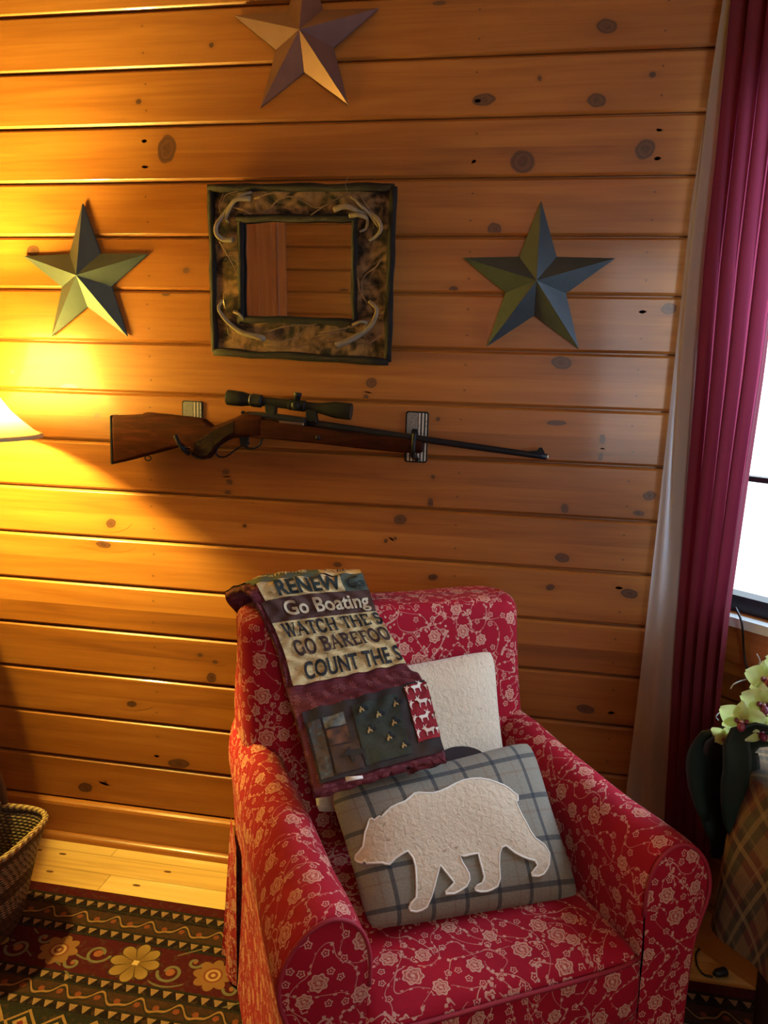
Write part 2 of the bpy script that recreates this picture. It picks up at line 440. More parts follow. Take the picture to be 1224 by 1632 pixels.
KN = [(967,42,16,11),(771,159,19,10),(951,160,15,11),(1028,238,17,15),(833,258,20,20),(266,238,17,22),(221,162,5,4),(337,72,4,4),(1040,119,6,4),
 (788,365,12,11),(723,461,8,6),(297,431,6,5),(265,468,9,4),(895,578,18,12),(592,610,10,10),(583,633,5,5),(698,668,4,4),(887,674,17,5),(960,700,6,8),(957,728,4,8),
 (360,752,7,5),(366,768,6,5),(363,785,6,5),(177,834,10,8),(638,828,12,10),(690,760,4,4),(686,802,6,9),(900,810,7,9),(615,862,4,4),(630,858,3,3),(403,799,4,3),
 (896,889,13,9),(877,936,8,6),(1003,946,15,9),(538,900,8,5),(110,617,18,5),(53,400,13,8),(165,868,15,6),(155,664,6,5),(20,592,4,4),(390,838,4,4),(319,1044,5,4),
 (343,1055,5,4),(337,1080,10,9),(210,1122,9,6),(285,1217,20,9),(136,1255,14,8),(168,1247,3,2.4),(1035,790,12,8),(1018,818,10,5),(1066,492,14,9),(860,125,4,4),(700,5,12,3),(480,1010,9,6),(933,1130,16,8),(690,920,9,6)]
knots = []
for u, v, a, b in KN:
    p = at(u, v); s = (p-CAM).length/F_PX; dk = 1.0 if a > 4 else .9
    knots.append((p.x, p.z, a*s*.95, b*s*1.0, dk))
for k in range(1, 16):
    for nx in (-.948, -.14, .262):
        for dz in (.035, .095): knots.append((nx+random.uniform(-.004, .004), 2.19-k*.13+dz, .0022, .0022, .95))
wall = plank_wall('wall_back', -2.72, AW+.02, 0, 2.62, PINE, knots=[q for q in knots if .12 < q[1] < 2.55])

bay = plank_wall('wall_right', 0, 1.12, 0, 2.62, PINE, holes=[(.03, .98, .836, 1.96)], t=.09,
                 knots=[(.16, .73, .012, .008, 1), (.5, .6, .015, .01, 1), (.8, .4, .01, .01, 1)])
bay.location = W0; bay.rotation_euler = (0, 0, R(-45))
XR = (W0+WD*1.12).x; YR = (W0+WD*1.12).y
side = plank_wall('wall_right_side', 0, 2.92+YR, 0, 2.62, PINE)
side.location = (XR, YR, 0); side.rotation_euler = (0, 0, R(-90))
left = plank_wall('wall_left', 0, 2.9, 0, 2.62, PINE); left.location = (-2.7, -2.9, 0); left.rotation_euler = (0, 0, R(90))
front = plank_wall('wall_front', -XR, 2.7, 0, 2.62, PINE, t=.09, holes=[(1.503, 2.36, 0, 2.05), (-1.15, -.42, .86, 2.14)], knots=[(.9, 1.33, .02, .016, 1), (1.0, 1.6, .01, .01, 1), (1.1, 1.55, .03, .012, 1), (.8, 1.2, .012, .01, 1)])
front.location = (0, -2.9, 0); front.rotation_euler = (0, 0, pi)
g = G().box((-2.75, -2.95, -.05), (XR+.1, .05, 0)); struct(g.obj('floor', floor_mat(), smooth=False))
g = G().box((-2.75, -2.95, 2.60), (XR+.1, .05, 2.66)); struct(g.obj('ceiling', plain('pine_ceiling', (.42, .26, .12), .6), smooth=False))

# baseboard on the back wall with its shoe moulding
def knotless(o):
    a = o.data.attributes.new('knot', 'FLOAT', 'POINT'); return o
g = G(); x0, x1 = -2.7, AW-.005
g.loft([[(x, 0, 0), (x, -.020, 0), (x, -.020, .100), (x, -.017, .107), (x, -.010, .110), (x, 0, .112)] for x in (x0, x1)])
bb = struct(knotless(g.obj('baseboard_back', BASEW, smooth=False)))
g = G(); g.loft([[(x, -.020-.018*math.cos(a), .018*math.sin(a)) for a in [i*pi/2/6 for i in range(7)]]+[(x, -.020, 0)] for x in (x0, x1)])
struct(knotless(g.obj('trim_1', BASEW, smooth=True, angle=50)))
g = G().box((.0, -.020, 0), (1.1, 0, .11)); o = struct(knotless(g.obj('baseboard_right', BASEW, smooth=False))); o.location = W0+WD*.0+Vector((0,0,0)); o.rotation_euler = (0, 0, R(-45))

# window in the angled wall
DARKF = plain('dark_window_frame', (.012, .018, .028), .35)
gm = Mat('window_glass', .03); nt = gm.nt
tr = nt.nodes.new('ShaderNodeBsdfTransparent'); gl = nt.nodes.new('ShaderNodeBsdfGlossy'); gl.inputs['Roughness'].default_value = .02
mx = nt.nodes.new('ShaderNodeMixShader'); mx.inputs[0].default_value = .06
nt.links.new(tr.outputs[0], mx.inputs[1]); nt.links.new(gl.outputs[0], mx.inputs[2]); nt.links.new(mx.outputs[0], nt.nodes['Material Output'].inputs[0])
GLASS = gm.m
SILL = plain('painted_sill', (.62, .66, .62), .25)
def window(name, loc, rz, s0, s1, z0, z1, mid):
    e = struct(empty(name, loc, rz)); f = .037
    g = G().box((s0, .02, z0), (s1, .07, z0+f)).box((s0, .02, z1-f), (s1, .07, z1)).box((s0, .02, z0+f), (s0+f, .07, z1-f)).box((s1-f, .02, z0+f), (s1, .07, z1-f))
    g.obj('frame', DARKF, e, smooth=False)
    if mid: G().box((s0+f, .03, mid-.006), (s1-f, .06, mid+.006)).obj('meeting_rail', DARKF, e, smooth=False)
    G().box((s0+f, .043, z0+f), (s1-f, .047, z1-f)).obj('pane', GLASS, e, smooth=False)
    G().box((s0-.02, -.030, z0-.022), (s1+.02, .03, z0-.001)).obj('sill', SILL, e, smooth=False)
    g = G().box((s0-.02, -.018, z0-.105), (s1+.06, -.001, z0-.023)); knotless(g.obj('apron', BASEW, e, smooth=False))
    g = G().box((s0-.025, -.014, z0), (s0, -.001, z1+.08)).box((s1, -.018, z0), (s1+.08, -.001, z1+.08)).box((s0, -.014, z1), (s1, -.001, z1+.08)); knotless(g.obj('casing', BASEW, e, smooth=False))
    return e
window('window_1', W0, R(-45), .03, .98, .836, 1.96, 1.140)
window('window_2', (0, -2.9, 0), pi, -1.15, -.42, .86, 2.14, 1.5)

# door reflected in the mirror
e = struct(empty('door_1', (0, -2.9, 0), pi))
g = G().box((1.516, .005, .005), (2.35, .04, 2.04))
for zz0, zz1 in ((.18, .72), (.85, 1.634), (1.733, 1.97)):
    for xa in (1.547, 1.700, 1.853, 2.006, 2.159):
        g.box((xa, -.003, zz0), (xa+.10, .006, zz0+.012)).box((xa, -.003, zz1-.012), (xa+.10, .006, zz1)).box((xa, -.003, zz0+.012), (xa+.012, .006, zz1-.012)).box((xa+.088, -.003, zz0+.012), (xa+.10, .006, zz1-.012))
g.obj('door_panel', DOORW, e, smooth=False)
g = G().box((1.457, -.02, 0), (1.503, -.001, 2.13)).box((2.36, -.02, 0), (2.44, -.001, 2.13)).box((1.503, -.02, 2.05), (2.36, -.001, 2.13)); g.obj('casing', DOORW, e, smooth=False)
G().lathe([(0, .006), (.03, .008), (.04, .024), (.06, .026), (.07, .012)], (2.28, .006, 1.0), (0, -1, 0)).obj('door_knob', plain('brass', (.5, .33, .12), .3, Metallic=1), e)

# ------------------------------------------------------------------ rug
EDGE = -.228
g = G(); nx, ny = 90, 60; top = []
g.box((-2.2, -2.3, 0.0005), (.95, EDGE, .009))
o = g.obj('area_rug', rug_mat(EDGE), smooth=False)
tag(o, 'patterned wool rug with maroon edge and gold flower border on the floor', 'rug')

# ------------------------------------------------------------------ armchair
FL = floral('red_floral_slipcover')
PIPE = plain('red_piping', (.30, .008, .02), .75)
chair = tag(empty('armchair', CO, TH), 'red floral slipcovered armchair with rolled arms, throw and cushions on it', 'armchair')
def wob(p, a=.003, f=7):
    v = noise.noise_vector(Vector(p)*f); return Vector(p)+v*a
ARM = [(.240,.018),(.239,.12),(.238,.24),(.236,.36),(.2345,.44),(.232,.50),(.232,.535),(.236,.562),(.246,.588),(.262,.606),(.285,.616),(.308,.613),(.330,.600),(.349,.578),(.361,.552),(.366,.526),(.364,.500),(.356,.472),(.347,.440),(.341,.40),(.337,.34),(.335,.27),(.335,.20),(.338,.12),(.345,.05),(.350,.018)]
for sg in (1, -1):
    def P2(X_, z, Y, ins=0):
        k = 1-.50*max(0, (Y+.33)/.66); X2 = .285+(X_-.285)*k if X_ > .285 else X_
        cx, cz = .288, .46; dx, dz = X2-cx, z-cz; l = math.hypot(dx, dz) or 1
        z2 = z + ((.010*max(0, (Y+.1)/.4)-.006) if z > .4 else 0)
        return (sg*(X2-dx/l*ins), Y, z2-dz/l*ins*(1 if z > .1 else 0))
    rings = [[P2(a, b, -.3485, .004) for a, b in ARM], [P2(a, b, -.3465, .0015) for a, b in ARM]]
    for i in range(24):
        Y = -.342+i*(.342+.335)/23; rings.append([wob(P2(a, b, Y), .004 if i else .0015) for a, b in ARM])
    g = G().loft(rings, False, (False, False))
    # front panel of the arm, puffed out a little, filled from the outline
    outl = [(P2(a, b, -.3485, .004)[0], P2(a, b, -.3485, .004)[2]) for a, b in ARM]
    V, Fc, U = cdt(outl, .03, lambda a, b: (a, -.3485-.010*max(0, 1-((abs(a)-.29)/.07)**2)*max(0, min(1, (.61-b)/.06)), b))
    g.add(V, Fc, [(q[0]+.4, q[1]) for q in U])
    arm = g.obj('arm', FL, chair)
    pp = smooth_path([P2(a, b, -.351, .0035) for a, b in ARM[5:]], 3)
    G().tube(pp, .0036, 6).obj('piping', PIPE, arm)
# back
def rrect(hx, y0, y1, r, z, n=7, m=9):
    pts = []
    for cx, cy, a0 in ((hx-r, y1-r, 0), (-hx+r, y1-r, pi/2), (-hx+r, y0+r, pi), (hx-r, y0+r, 3*pi/2)):
        arc = [(cx+r*math.cos(a0+pi/2*i/n), cy+r*math.sin(a0+pi/2*i/n), z) for i in range(n+1)]
        if pts:
            a, b = Vector(pts[-1]), Vector(arc[0]); pts += [tuple(a.lerp(b, i/m)) for i in range(1, m)]
        pts += arc
    a, b = Vector(pts[-1]), Vector(pts[0]); return pts+[tuple(a.lerp(b, i/m)) for i in range(1, m)]+[pts[0]]
def yf(z): return .115+(.205-.115)*min(1, max(0, (z-.40)/.44))
rings = []
for z in [.018, .1, .2, .3, .36, .42, .48, .54, .60, .65, .70, .74, .78, .81, .83]:
    hx = .314
    rings.append([wob(p, .005) for p in rrect(hx, yf(z), .35, .05, z)])
for a in (15, 32, 50, 68, 82):
    s = .030*(1-math.cos(R(a))); rings.append([wob(p, .004) for p in rrect(.314-s, .205+s, .35-s, .05, .83+.034*math.sin(R(a)))])
for ins in (.045, .065): rings.append([wob(p, .003) for p in rrect(.314-ins, .205+ins, .35-ins, .05 if ins < .06 else .004, .8655)])
boxuv(G().loft(rings, True, (False, True)).obj('backrest', FL, chair), .9)
# seat cushion
rings = []
for ins, z in ((.012, .30), (.002, .312), (0, .33), (0, .385), (.003, .408), (.010, .424), (.022, .433)):
    rings.append([wob(p, .003) for p in rrect(.240-ins, -.362+ins, .20-ins, .022, z)])
for ins, z in ((.05, .438), (.10, .442), (.15, .444), (.20, .445)): rings.append([wob(p, .003) for p in rrect(.236-ins, -.362+ins, .20-ins, .045 if ins < .14 else .02, z)])
sc = boxuv(G().loft(rings, True, (True, True)).obj('seat_cushion', FL, chair))
pp = [(x, -.362+.010*(abs(x)/.232)**8*1.2, .4175) for x in [-.232+i*.464/24 for i in range(25)]]
G().tube([wob(p, .002) for p in pp], .0038, 6).obj('piping', PIPE, sc)
# panels below the seat and skirt flap at the back corner
g = G(); rings = []
for z in (.315, .25, .18, .1, .018): rings.append([wob((x, -.350-.006*math.sin(x*40)*(.32-z), z), .003) for x in [-.245+i*.49/20 for i in range(21)]])
g.loft(rings, False, (False, False)).obj('front_panel', FL, chair)
rings = []
for i, z in enumerate((.36, .27, .18, .09, .018)):
    k = i/4; rings.append([Vector((-.316-.022*k*(1-t)+.006*math.sin(t*9)*k-.008*t, .354-.12*t+.012*k*math.sin(t*7), z)) for t in [j/10 for j in range(11)]])
G().loft(rings, False, (False, False)).obj('skirt_flap', FL, chair)
for sx in (-1, 1):
    for sy in (-.28, .29): G().lathe([(0, .014), (.06, .02)], (sx*.29, sy, .009)).obj('foot', plain('dark_wood_foot', (.04, .02, .01), .5), chair)

# ------------------------------------------------------------------ cushions and throw (chair axes)
class Pad:
    """cushion stretched between four corners, thickness t; S(u,v) gives a point on its front face, u,v in -1..1"""
    def __init__(s, UL, UR, LR, LL, t, pinch=.05):
        s.c = [Vector(q) for q in (UL, UR, LR, LL)]; s.t = t; s.pinch = pinch
        s.n = (s.c[1]-s.c[3]).cross(s.c[0]-s.c[2]).normalized()
        if s.n.y > 0: s.n = -s.n
    def flat(s, u, v):
        k = s.pinch; q = 1-.055*(u*v)**6; uu = u*(1-k*(1-v*v)*abs(u))*q; vv = v*(1-k*(1-u*u)*abs(v))*q
        a, b = (uu+1)/2, (vv+1)/2; UL, UR, LR, LL = s.c
        return (LL.lerp(LR, a)).lerp(UL.lerp(UR, a), b)
    def h(s, u, v): return s.t/2*max(0, (1-abs(u)**3.2)*(1-abs(v)**3.2))**.5
    def S(s, u, v, off=0, side=1):
        p = s.flat(u, v); q = noise.noise(Vector(p)*9)*.006*max(0, 1-max(abs(u), abs(v))**6)
        return p+s.n*(side*(s.h(u, v)+off)+q)
    def build(s, name, mat, label, cat):
        n = 40; V = []; U = []; F = []; wd = (s.c[1]-s.c[0]).length; ht = (s.c[0]-s.c[3]).length
        for side in (1, -1):
            b = len(V)
            for i in range(n+1):
                for j in range(n+1):
                    u, v = math.sin((j/n*2-1)*pi/2), math.sin((i/n*2-1)*pi/2); V.append(s.S(u, v, 0, side)); U.append((u*wd/2, v*ht/2))
            for i in range(n):
                for j in range(n): F.append(tuple(b+q for q in (i*(n+1)+j, i*(n+1)+j+1, (i+1)*(n+1)+j+1, (i+1)*(n+1)+j)))
        org = (s.c[2]+s.c[3])/2
        root = tag(empty(name, cw(org), TH), label, cat); s.org = org; s.root = root
        me = mk('cover', [v-org for v in V], F, mat, root, U); bm = bmesh.new(); bm.from_mesh(me.data); bmesh.ops.remove_doubles(bm, verts=bm.verts, dist=.0004); bmesh.ops.recalc_face_normals(bm, faces=bm.faces); bm.to_mesh(me.data); bm.free()
        return root
    def uv(s, px, py, lift):                     # where a photo point lies on this cushion's front
        M_ = (s.c[0]+s.c[1]+s.c[2]+s.c[3])/4; d = ray(px, py); d = Vector((d.dot(EX), d.dot(EY), d.z)); c = CAM-CO; c = Vector((c.dot(EX), c.dot(EY), c.z))
        u = v = 0
        for it in range(12):
            p = s.S(u, v, lift); t = (p-c).dot(s.n)/d.dot(s.n); q = c+d*t
            e = q-p; ax = (s.c[1]-s.c[0]+s.c[2]-s.c[3])/4; ay = (s.c[0]-s.c[3]+s.c[1]-s.c[2])/4
            a11, a12, a22 = ax.dot(ax), ax.dot(ay), ay.dot(ay); b1, b2 = e.dot(ax), e.dot(ay); D = a11*a22-a12*a12
            u += (b1*a22-b2*a12)/D*.9; v += (a11*b2-a12*b1)/D*.9; u = max(-1, min(1, u)); v = max(-1, min(1, v))
        return u, v
def fleece(name, c):
    m = Mat(name, .95); P = m.coord('UV'); u, v = P[0], P[1]; V = m.vec(u, v, 0.0)
    n = m.noise(V, 110, 4, .8); sp = m.noise(m.vec(u*60, v*110, 0.0), 1, 3, 1.5)
    k = sp.smooth(.655, .70)
    c1 = m.mix(n, tuple(q*.82 for q in c), tuple(min(1, q*1.1) for q in c)); m.color(m.mix(k*.55, c1, (.20, .10, .05)))
    m.bump(n, .7, .004); m.b.inputs['Sheen Weight'].default_value = .4
    return m.m
FLEECE = fleece('cream_fleece', (.66, .51, .345))
pad = Pad(cl(484, 1082, .150), cl(788, 1032, .150), cl(815, 1275, .035), cl(500, 1300, .035), .105)
pad.build('fleece_cushion', FLEECE, 'cream sherpa fleece cushion standing behind the plaid bear cushion', 'cushion')
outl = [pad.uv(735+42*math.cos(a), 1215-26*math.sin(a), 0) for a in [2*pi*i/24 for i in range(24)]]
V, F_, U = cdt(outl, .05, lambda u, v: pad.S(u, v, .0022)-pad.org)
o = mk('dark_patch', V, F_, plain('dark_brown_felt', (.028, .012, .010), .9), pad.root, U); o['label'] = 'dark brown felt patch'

bear = Pad(cl(521, 1258, -.03), cl(846, 1177, -.03), cl(928, 1436, -.205), cl(586, 1486, -.205), .115, .035)
bear.build('bear_cushion', plaid('grey_plaid_wool', (.235, .20, .148), (.026, .030, .038), (.19, .10, .06), .062, .0075, 1.0), 'grey plaid cushion with a cream bear on its front, on the seat', 'cushion')
BEAR = [(228,770),(232,752),(248,735),(262,715),(266,685),(270,655),(280,630),(284,612),(290,600),(302,599),(310,606),(320,596),(332,588),(342,592),(358,570),(380,550),(410,536),(440,525),(460,508),(480,491),(500,488),(530,490),(560,490),(590,482),(620,468),(655,449),(690,435),(725,429),(760,428),(795,434),(830,446),(858,457),(880,470),(905,492),(917,500),(918,519),(909,527),(925,565),(938,590),(950,610),(970,650),(990,680),(1012,696),(1032,712),(1052,745),(1051,790),(1040,815),(1028,832),(1005,842),(978,840),(976,828),(990,812),(1001,797),(991,776),(960,768),(935,758),(905,742),(885,726),(868,712),(850,720),(840,745),(838,790),(842,850),(832,884),(810,898),(788,906),(760,908),(740,903),(735,892),(748,880),(768,870),(775,845),(768,815),(758,780),(750,745),(720,750),(690,758),(672,752),(680,780),(697,808),(710,832),(713,855),(700,885),(675,902),(650,915),(612,918),(611,907),(630,890),(648,868),(630,845),(610,820),(590,795),(581,818),(572,850),(562,890),(552,925),(532,972),(512,985),(488,992),(462,988),(457,975),(465,955),(487,932),(489,890),(487,845),(484,800),(474,763),(452,735),(425,748),(400,765),(375,792),(355,790),(345,785),(310,786),(278,788),(270,775),(258,785),(240,781)]
outl = [bear.uv(480+a/2.661, 1080+b/2.661, .003) for a, b in BEAR]
V, F_, U = cdt(outl, .045, lambda u, v: bear.S(u, v, .0042)-bear.org)
V = [Vector(v) for v in V]
pw, ph_ = .21, .14
ap = mk('bear_applique', V, F_, FLEECE, bear.root, [(u*pw, v*ph_) for u, v in U]); ap['label'] = 'cream fleece walking bear'
op = [bear.S(u, v, .0035)-bear.org for u, v in outl]
G().tube(op+[op[0]], .0019, 6).obj('bear_piping', plain('white_piping', (.80, .72, .60), .8), ap)

# throw
ROWS = [((400,962),(575,925),.380,.80),((371,951),(570,921),.372,None),((383,938),(573,913),.31,None),((400,938),(577,918),.222,None),((416,962),(587,941),.196,None),((433,994),(599,974),.182,None),
        ((445,1021),(611,996),.168,None),((456,1053),(627,1022),.150,None),((467,1096),(647,1059),.118,None),((481,1139),(676,1086),.060,None),((497,1198),(693,1146),-.005,None),((510,1254),(708,1201),-.075,None),((513,1270),(710,1209),-.082,None)]
RP = []
for a, b, Y, z in ROWS:
    p, q = cl(*a, Y), cl(*b, Y)
    if z: p.z = q.z = z
    RP.append((p, q))
def TS(u, t, off=0):
    def row(i):
        i = max(0, min(len(RP)-1, i)); return RP[i][0].lerp(RP[i][1], u)
    i = min(int(t), len(RP)-2); f = t-i; a, b, c, d = row(i-1), row(i), row(i+1), row(i+2)
    p = .5*((2*b)+(c-a)*f+(2*a-5*b+4*c-d)*f*f+(3*b-a-3*c+d)*f**3)
    bw = (0, .010, .016, .011, .006, .002)[min(5, int(t))]*(1-(t-int(t)))+(.010, .016, .011, .006, .002, 0)[min(5, int(t))]*(t-int(t))
    if t < 5.9: p.z += bw*math.sin(pi*max(0, min(1, u))**.62)
    if off < 90:
        e = .02; n = (TS(u+e, t, 99)-TS(u-e, t, 99)).cross(TS(u, min(t+e, len(RP)-1.001), 99)-TS(u, t-e, 99) if t > e else TS(u, t+e, 99)-TS(u, t, 99)).normalized()
        if n.dot(Vector((0, -.6 if t > 1.6 else .6, .8))) < 0: n = -n
        p = p+n*(off+.0028*noise.noise(Vector((u*9, t*2.4, 1)))+.0020*(1 if t < 9.6 else .25)*math.sin(u*34+3*math.sin(t*4)))
    return p
LT = len(RP)-1.001
throw = tag(empty('quilted_throw', cw(TS(.5, 2)), TH), 'folded patchwork throw printed with words, draped over the chair back', 'blanket'); torg = TS(.5, 2)
def sheet(name, u0, u1, t0, t1, mat, parent, off, nu=60, nt_=None, thick=0):
    nt_ = nt_ or max(6, int((t1-t0)*16)); V = []; F = []; U = []
    for i in range(nt_+1):
        for j in range(nu+1):
            u, t = u0+(u1-u0)*j/nu, t0+(t1-t0)*i/nt_
            t = min(t, LT); V.append(TS(u, t, off)-torg); U.append((u*.27, -t*.035 if t < 9 else -.315-(t-9)*.075))
    for i in range(nt_):
        for j in range(nu): F.append((i*(nu+1)+j, i*(nu+1)+j+1, (i+1)*(nu+1)+j+1, (i+1)*(nu+1)+j))
    o = mk(name, V, F, mat, parent, U)
    if thick:
        md = o.modifiers.new('thickness', 'SOLIDIFY'); md.thickness = thick; md.offset = 0
    return o
MAROON = check('maroon_print_cotton', (.115, .006, .011), (.068, .004, .007), (.26, .075, .075))
BROWN = plain('dark_brown_cotton', (.022, .011, .008), .9, .3, 30, .4, 60)
cloth = sheet('cloth', -.055, 1.0, 0, LT, MAROON, throw, -.0035, 60, 180, .010)
TAN = bark('tan_printed_cotton', (.60, .43, .19), (.12, .06, .02)); BRN = bark('brown_printed_cotton', (.080, .030, .020), (.03, .012, .008)); GRNF = bark('green_printed_cotton', (.060, .072, .048), (.018, .024, .016)); 
INK = plain('dark_ink', (.018, .016, .016), .9); INKB = plain('brown_ink', (.045, .018, .012), .9); CREAM = plain('cream_ink', (.56, .44, .28), .9); GINK = plain('green_ink', (.014, .022, .018), .9)
def put(part_name, V, F, u0, t0, du, dt, mat, parent, slope=0, off=.0065):
    """flat lettering (x right, y up, unit box) laid on the cloth: u grows right, t grows down the cloth"""
    W_ = []; ok = []
    for x, y in V:
        u = u0+x*du; t = t0-y*dt+slope*x; W_.append(TS(min(u, 1.004), t, off)-torg); ok.append(u <= 1.004)
    F = [f for f in F if any(ok[i] for i in f)]
    return mk(part_name, W_, F, mat, parent, recalc=False)
def text(s_, bold=.0, shear=0, space=1.0):
    c = bpy.data.curves.new('txt', 'FONT'); c.body = s_; c.offset = bold; c.shear = shear; c.space_character = space; c.resolution_u = 3; c.size = 1
    o = bpy.data.objects.new('txt', c); COL.objects.link(o); dg = bpy.context.evaluated_depsgraph_get(); me = o.evaluated_get(dg).to_mesh()
    bm = bmesh.new(); bm.from_mesh(me); bmesh.ops.triangulate(bm, faces=bm.faces)
    for it in range(3):
        lg = [e for e in bm.edges if e.calc_length() > .14]
        if lg: bmesh.ops.subdivide_edges(bm, edges=lg, cuts=1); bmesh.ops.triangulate(bm, faces=bm.faces)
    bm.verts.index_update()
    V = [(v.co.x, v.co.y) for v in bm.verts]; F = [tuple(v.index for v in f.verts) for f in bm.faces]; bm.free()
    o.evaluated_get(dg).to_mesh_clear(); bpy.data.objects.remove(o); bpy.data.curves.remove(c)
    x0 = min(v[0] for v in V); x1 = max(v[0] for v in V); y0 = min(v[1] for v in V); y1 = max(v[1] for v in V)
    return [((x-x0)/(x1-x0), (y-y0)/(y1-y0)) for x, y in V], F
# roman capitals drawn with strokes: k = thick, n = thin, serif at listed ends
def arc(cx, cy, rx, ry, a0, a1, n=14): return [(cx+rx*math.cos(R(a0+(a1-a0)*i/n)), cy+ry*math.sin(R(a0+(a1-a0)*i/n))) for i in range(n+1)]
ROM = {'W': (1.15, [([(.05,1),(.3,0)],'k'),([(.3,0),(.57,.95)],'n'),([(.5,1),(.8,0)],'k'),([(.8,0),(1.08,1)],'n')], [(.05,1),(.5,1),(1.08,1)]),
 'A': (.95, [([(.1,0),(.45,1)],'n'),([(.45,1),(.85,0)],'k'),([(.22,.35),(.7,.35)],'n')], [(.1,0),(.85,0)]),
 'T': (.85, [([(.42,1),(.42,0)],'k'),([(.05,.97),(.8,.97)],'n'),([(.05,.98),(.05,.78)],'n'),([(.8,.98),(.8,.78)],'n')], [(.42,0)]),
 'C': (.85, [(arc(.45,.5,.38,.5,45,315),'k'),([(.74,.98),(.74,.72)],'n'),([(.74,.05),(.74,.25)],'n')], []),
 'G': (.95, [(arc(.45,.5,.38,.5,45,330),'k'),([(.78,.42),(.78,.05)],'k'),([(.74,.98),(.74,.72)],'n')], [(.74,.42)]),
 'H': (1.0, [([(.18,1),(.18,0)],'k'),([(.82,1),(.82,0)],'k'),([(.18,.52),(.82,.52)],'n')], [(.18,0),(.18,1),(.82,0),(.82,1)]),
 'E': (.8, [([(.18,1),(.18,0)],'k'),([(.1,.97),(.7,.97)],'n'),([(.18,.52),(.52,.52)],'n'),([(.1,.03),(.72,.03)],'n'),([(.7,.97),(.7,.78)],'n'),([(.72,.03),(.72,.25)],'n')], [(.18,0),(.18,1)]),
 'F': (.75, [([(.18,1),(.18,0)],'k'),([(.1,.97),(.7,.97)],'n'),([(.18,.52),(.5,.52)],'n'),([(.7,.97),(.7,.78)],'n')], [(.18,0),(.18,1)]),
 'S': (.65, [(arc(.32,.75,.23,.24,30,230)+arc(.32,.26,.25,.25,70,-150),'k'),([(.52,.98),(.52,.76)],'n'),([(.09,.02),(.09,.26)],'n')], []),
 'O': (.95, [(arc(.46,.5,.40,.5,0,360,22),'k')], []),
 'B': (.85, [([(.18,1),(.18,0)],'k'),([(.08,.97)]+arc(.42,.76,.26,.22,90,-90),'k'),([(.18,.53),(.42,.53)]+arc(.44,.27,.29,.25,90,-90)+[(.08,.03)],'k')], [(.18,0),(.18,1)]),
 'R': (.9, [([(.18,1),(.18,0)],'k'),([(.08,.97)]+arc(.42,.75,.27,.23,90,-90)+[(.18,.52)],'k'),([(.42,.52),(.82,0)],'k')], [(.18,0),(.18,1),(.82,0)]),
 ' ': (.35, [], [])}
def roman(s_):
    V, F = [], []; x = 0
    def seg(p, q, wd):
        d = Vector((q[0]-p[0], q[1]-p[1])); l = d.length or 1; n = Vector((-d.y, d.x))/l*wd/2; b = len(V); e = d/l*wd*.25; K = max(1, int(l/.14)); pa, qa = Vector(p)-e, Vector(q)+e
        for i in range(K+1):
            c_ = pa.lerp(qa, i/K)
            for r_ in (c_+n, c_-n): V.append((r_[0]+x, r_[1]))
        for i in range(K): F.append((b+2*i, b+2*i+2, b+2*i+3, b+2*i+1))
    for ch in s_:
        wd, st, sf = ROM[ch]
        for pl, k in st:
            for p, q in zip(pl, pl[1:]): seg(p, q, .23 if k == 'k' else .12)
        for p in sf: seg((p[0]-.14, p[1]), (p[0]+.14, p[1]), .07)
        x += wd+.10
    x1 = x-.1
    return [(a/x1, b) for a, b in V], F
S1 = sheet('word_strip', .04, .775, 3.10, 3.98, TAN, throw, .0055); S1['label'] = 'tan strip with the word RENEW'
S1b = sheet('word_strip', .775, 1.0, 3.0, 4.0, GRNF, throw, .0056); S1b['label'] = 'dark green strip with script lettering'
S0 = sheet('word_strip', .02, .62, 2.2, 3.10, GRNF, throw, .0054); S0['label'] = 'dark green strip folded over the chair top'
S0b = sheet('word_strip', .62, 1.0, 2.2, 3.0, TAN, throw, .0054); S0c = sheet('word_strip', -.05, 1.0, .2, 2.2, TAN, throw, .0053)
S2 = sheet('word_strip', .0, 1.0, 4.0, 5.0, BRN, throw, .0055); S2['label'] = 'brown strip with Go Boating'
S3 = sheet('word_strip', .0, 1.0, 5.0, 6.0, TAN, throw, .0055); S4 = sheet('word_strip', .0, 1.0, 6.0, 7.0, TAN, throw, .0055); S5 = sheet('word_strip', .0, 1.0, 7.0, 8.0, TAN, throw, .0055)
for s_, l_ in ((S3, 'tan strip with WATCH THE'), (S4, 'tan strip with GO BAREFOO'), (S5, 'tan strip with COUNT THE')): s_['label'] = l_
V, F = text('RENEW', .035); put('lettering', V, F, .17, 3.88, .585, .72, GINK, S1, 0, .008)
V, F = text('Gat', .0, .25); put('lettering', V, F, .82, 3.80, .23, .55, INK, S1b, 0, .008)
V, F = text('Camping', .0, .35); put('lettering', V, F, .10, 2.92, .42, .5, CREAM, S0, 0, .008)
V, F = text('relax', .01, .2); put('lettering', V, F, .66, 2.80, .26, .35, INKB, S0b, 0, .008)
V, F = text('Go Boating', .022); put('lettering', V, F, .16, 4.94, .80, .80, CREAM, S2, 0, .008)
V, F = roman('WATCH THE S'); put('lettering', V, F, .07, 5.88, .93, .74, INK, S3, 0, .0085)
V, F = roman('GO BAREFOOT'); put('lettering', V, F, .10, 6.87, .98, .70, INKB, S4, 0, .0085)
V, F = text('COUNT THE S', .03, .12, 1.05); put('lettering', V, F, .12, 7.87, .88, .68, INK, S5, 0, .008)
DP = sheet('patchwork_panel', .0, 1.0, 8.98, 10.96, BROWN, throw, .0056); DP['label'] = 'dark brown patchwork panel'
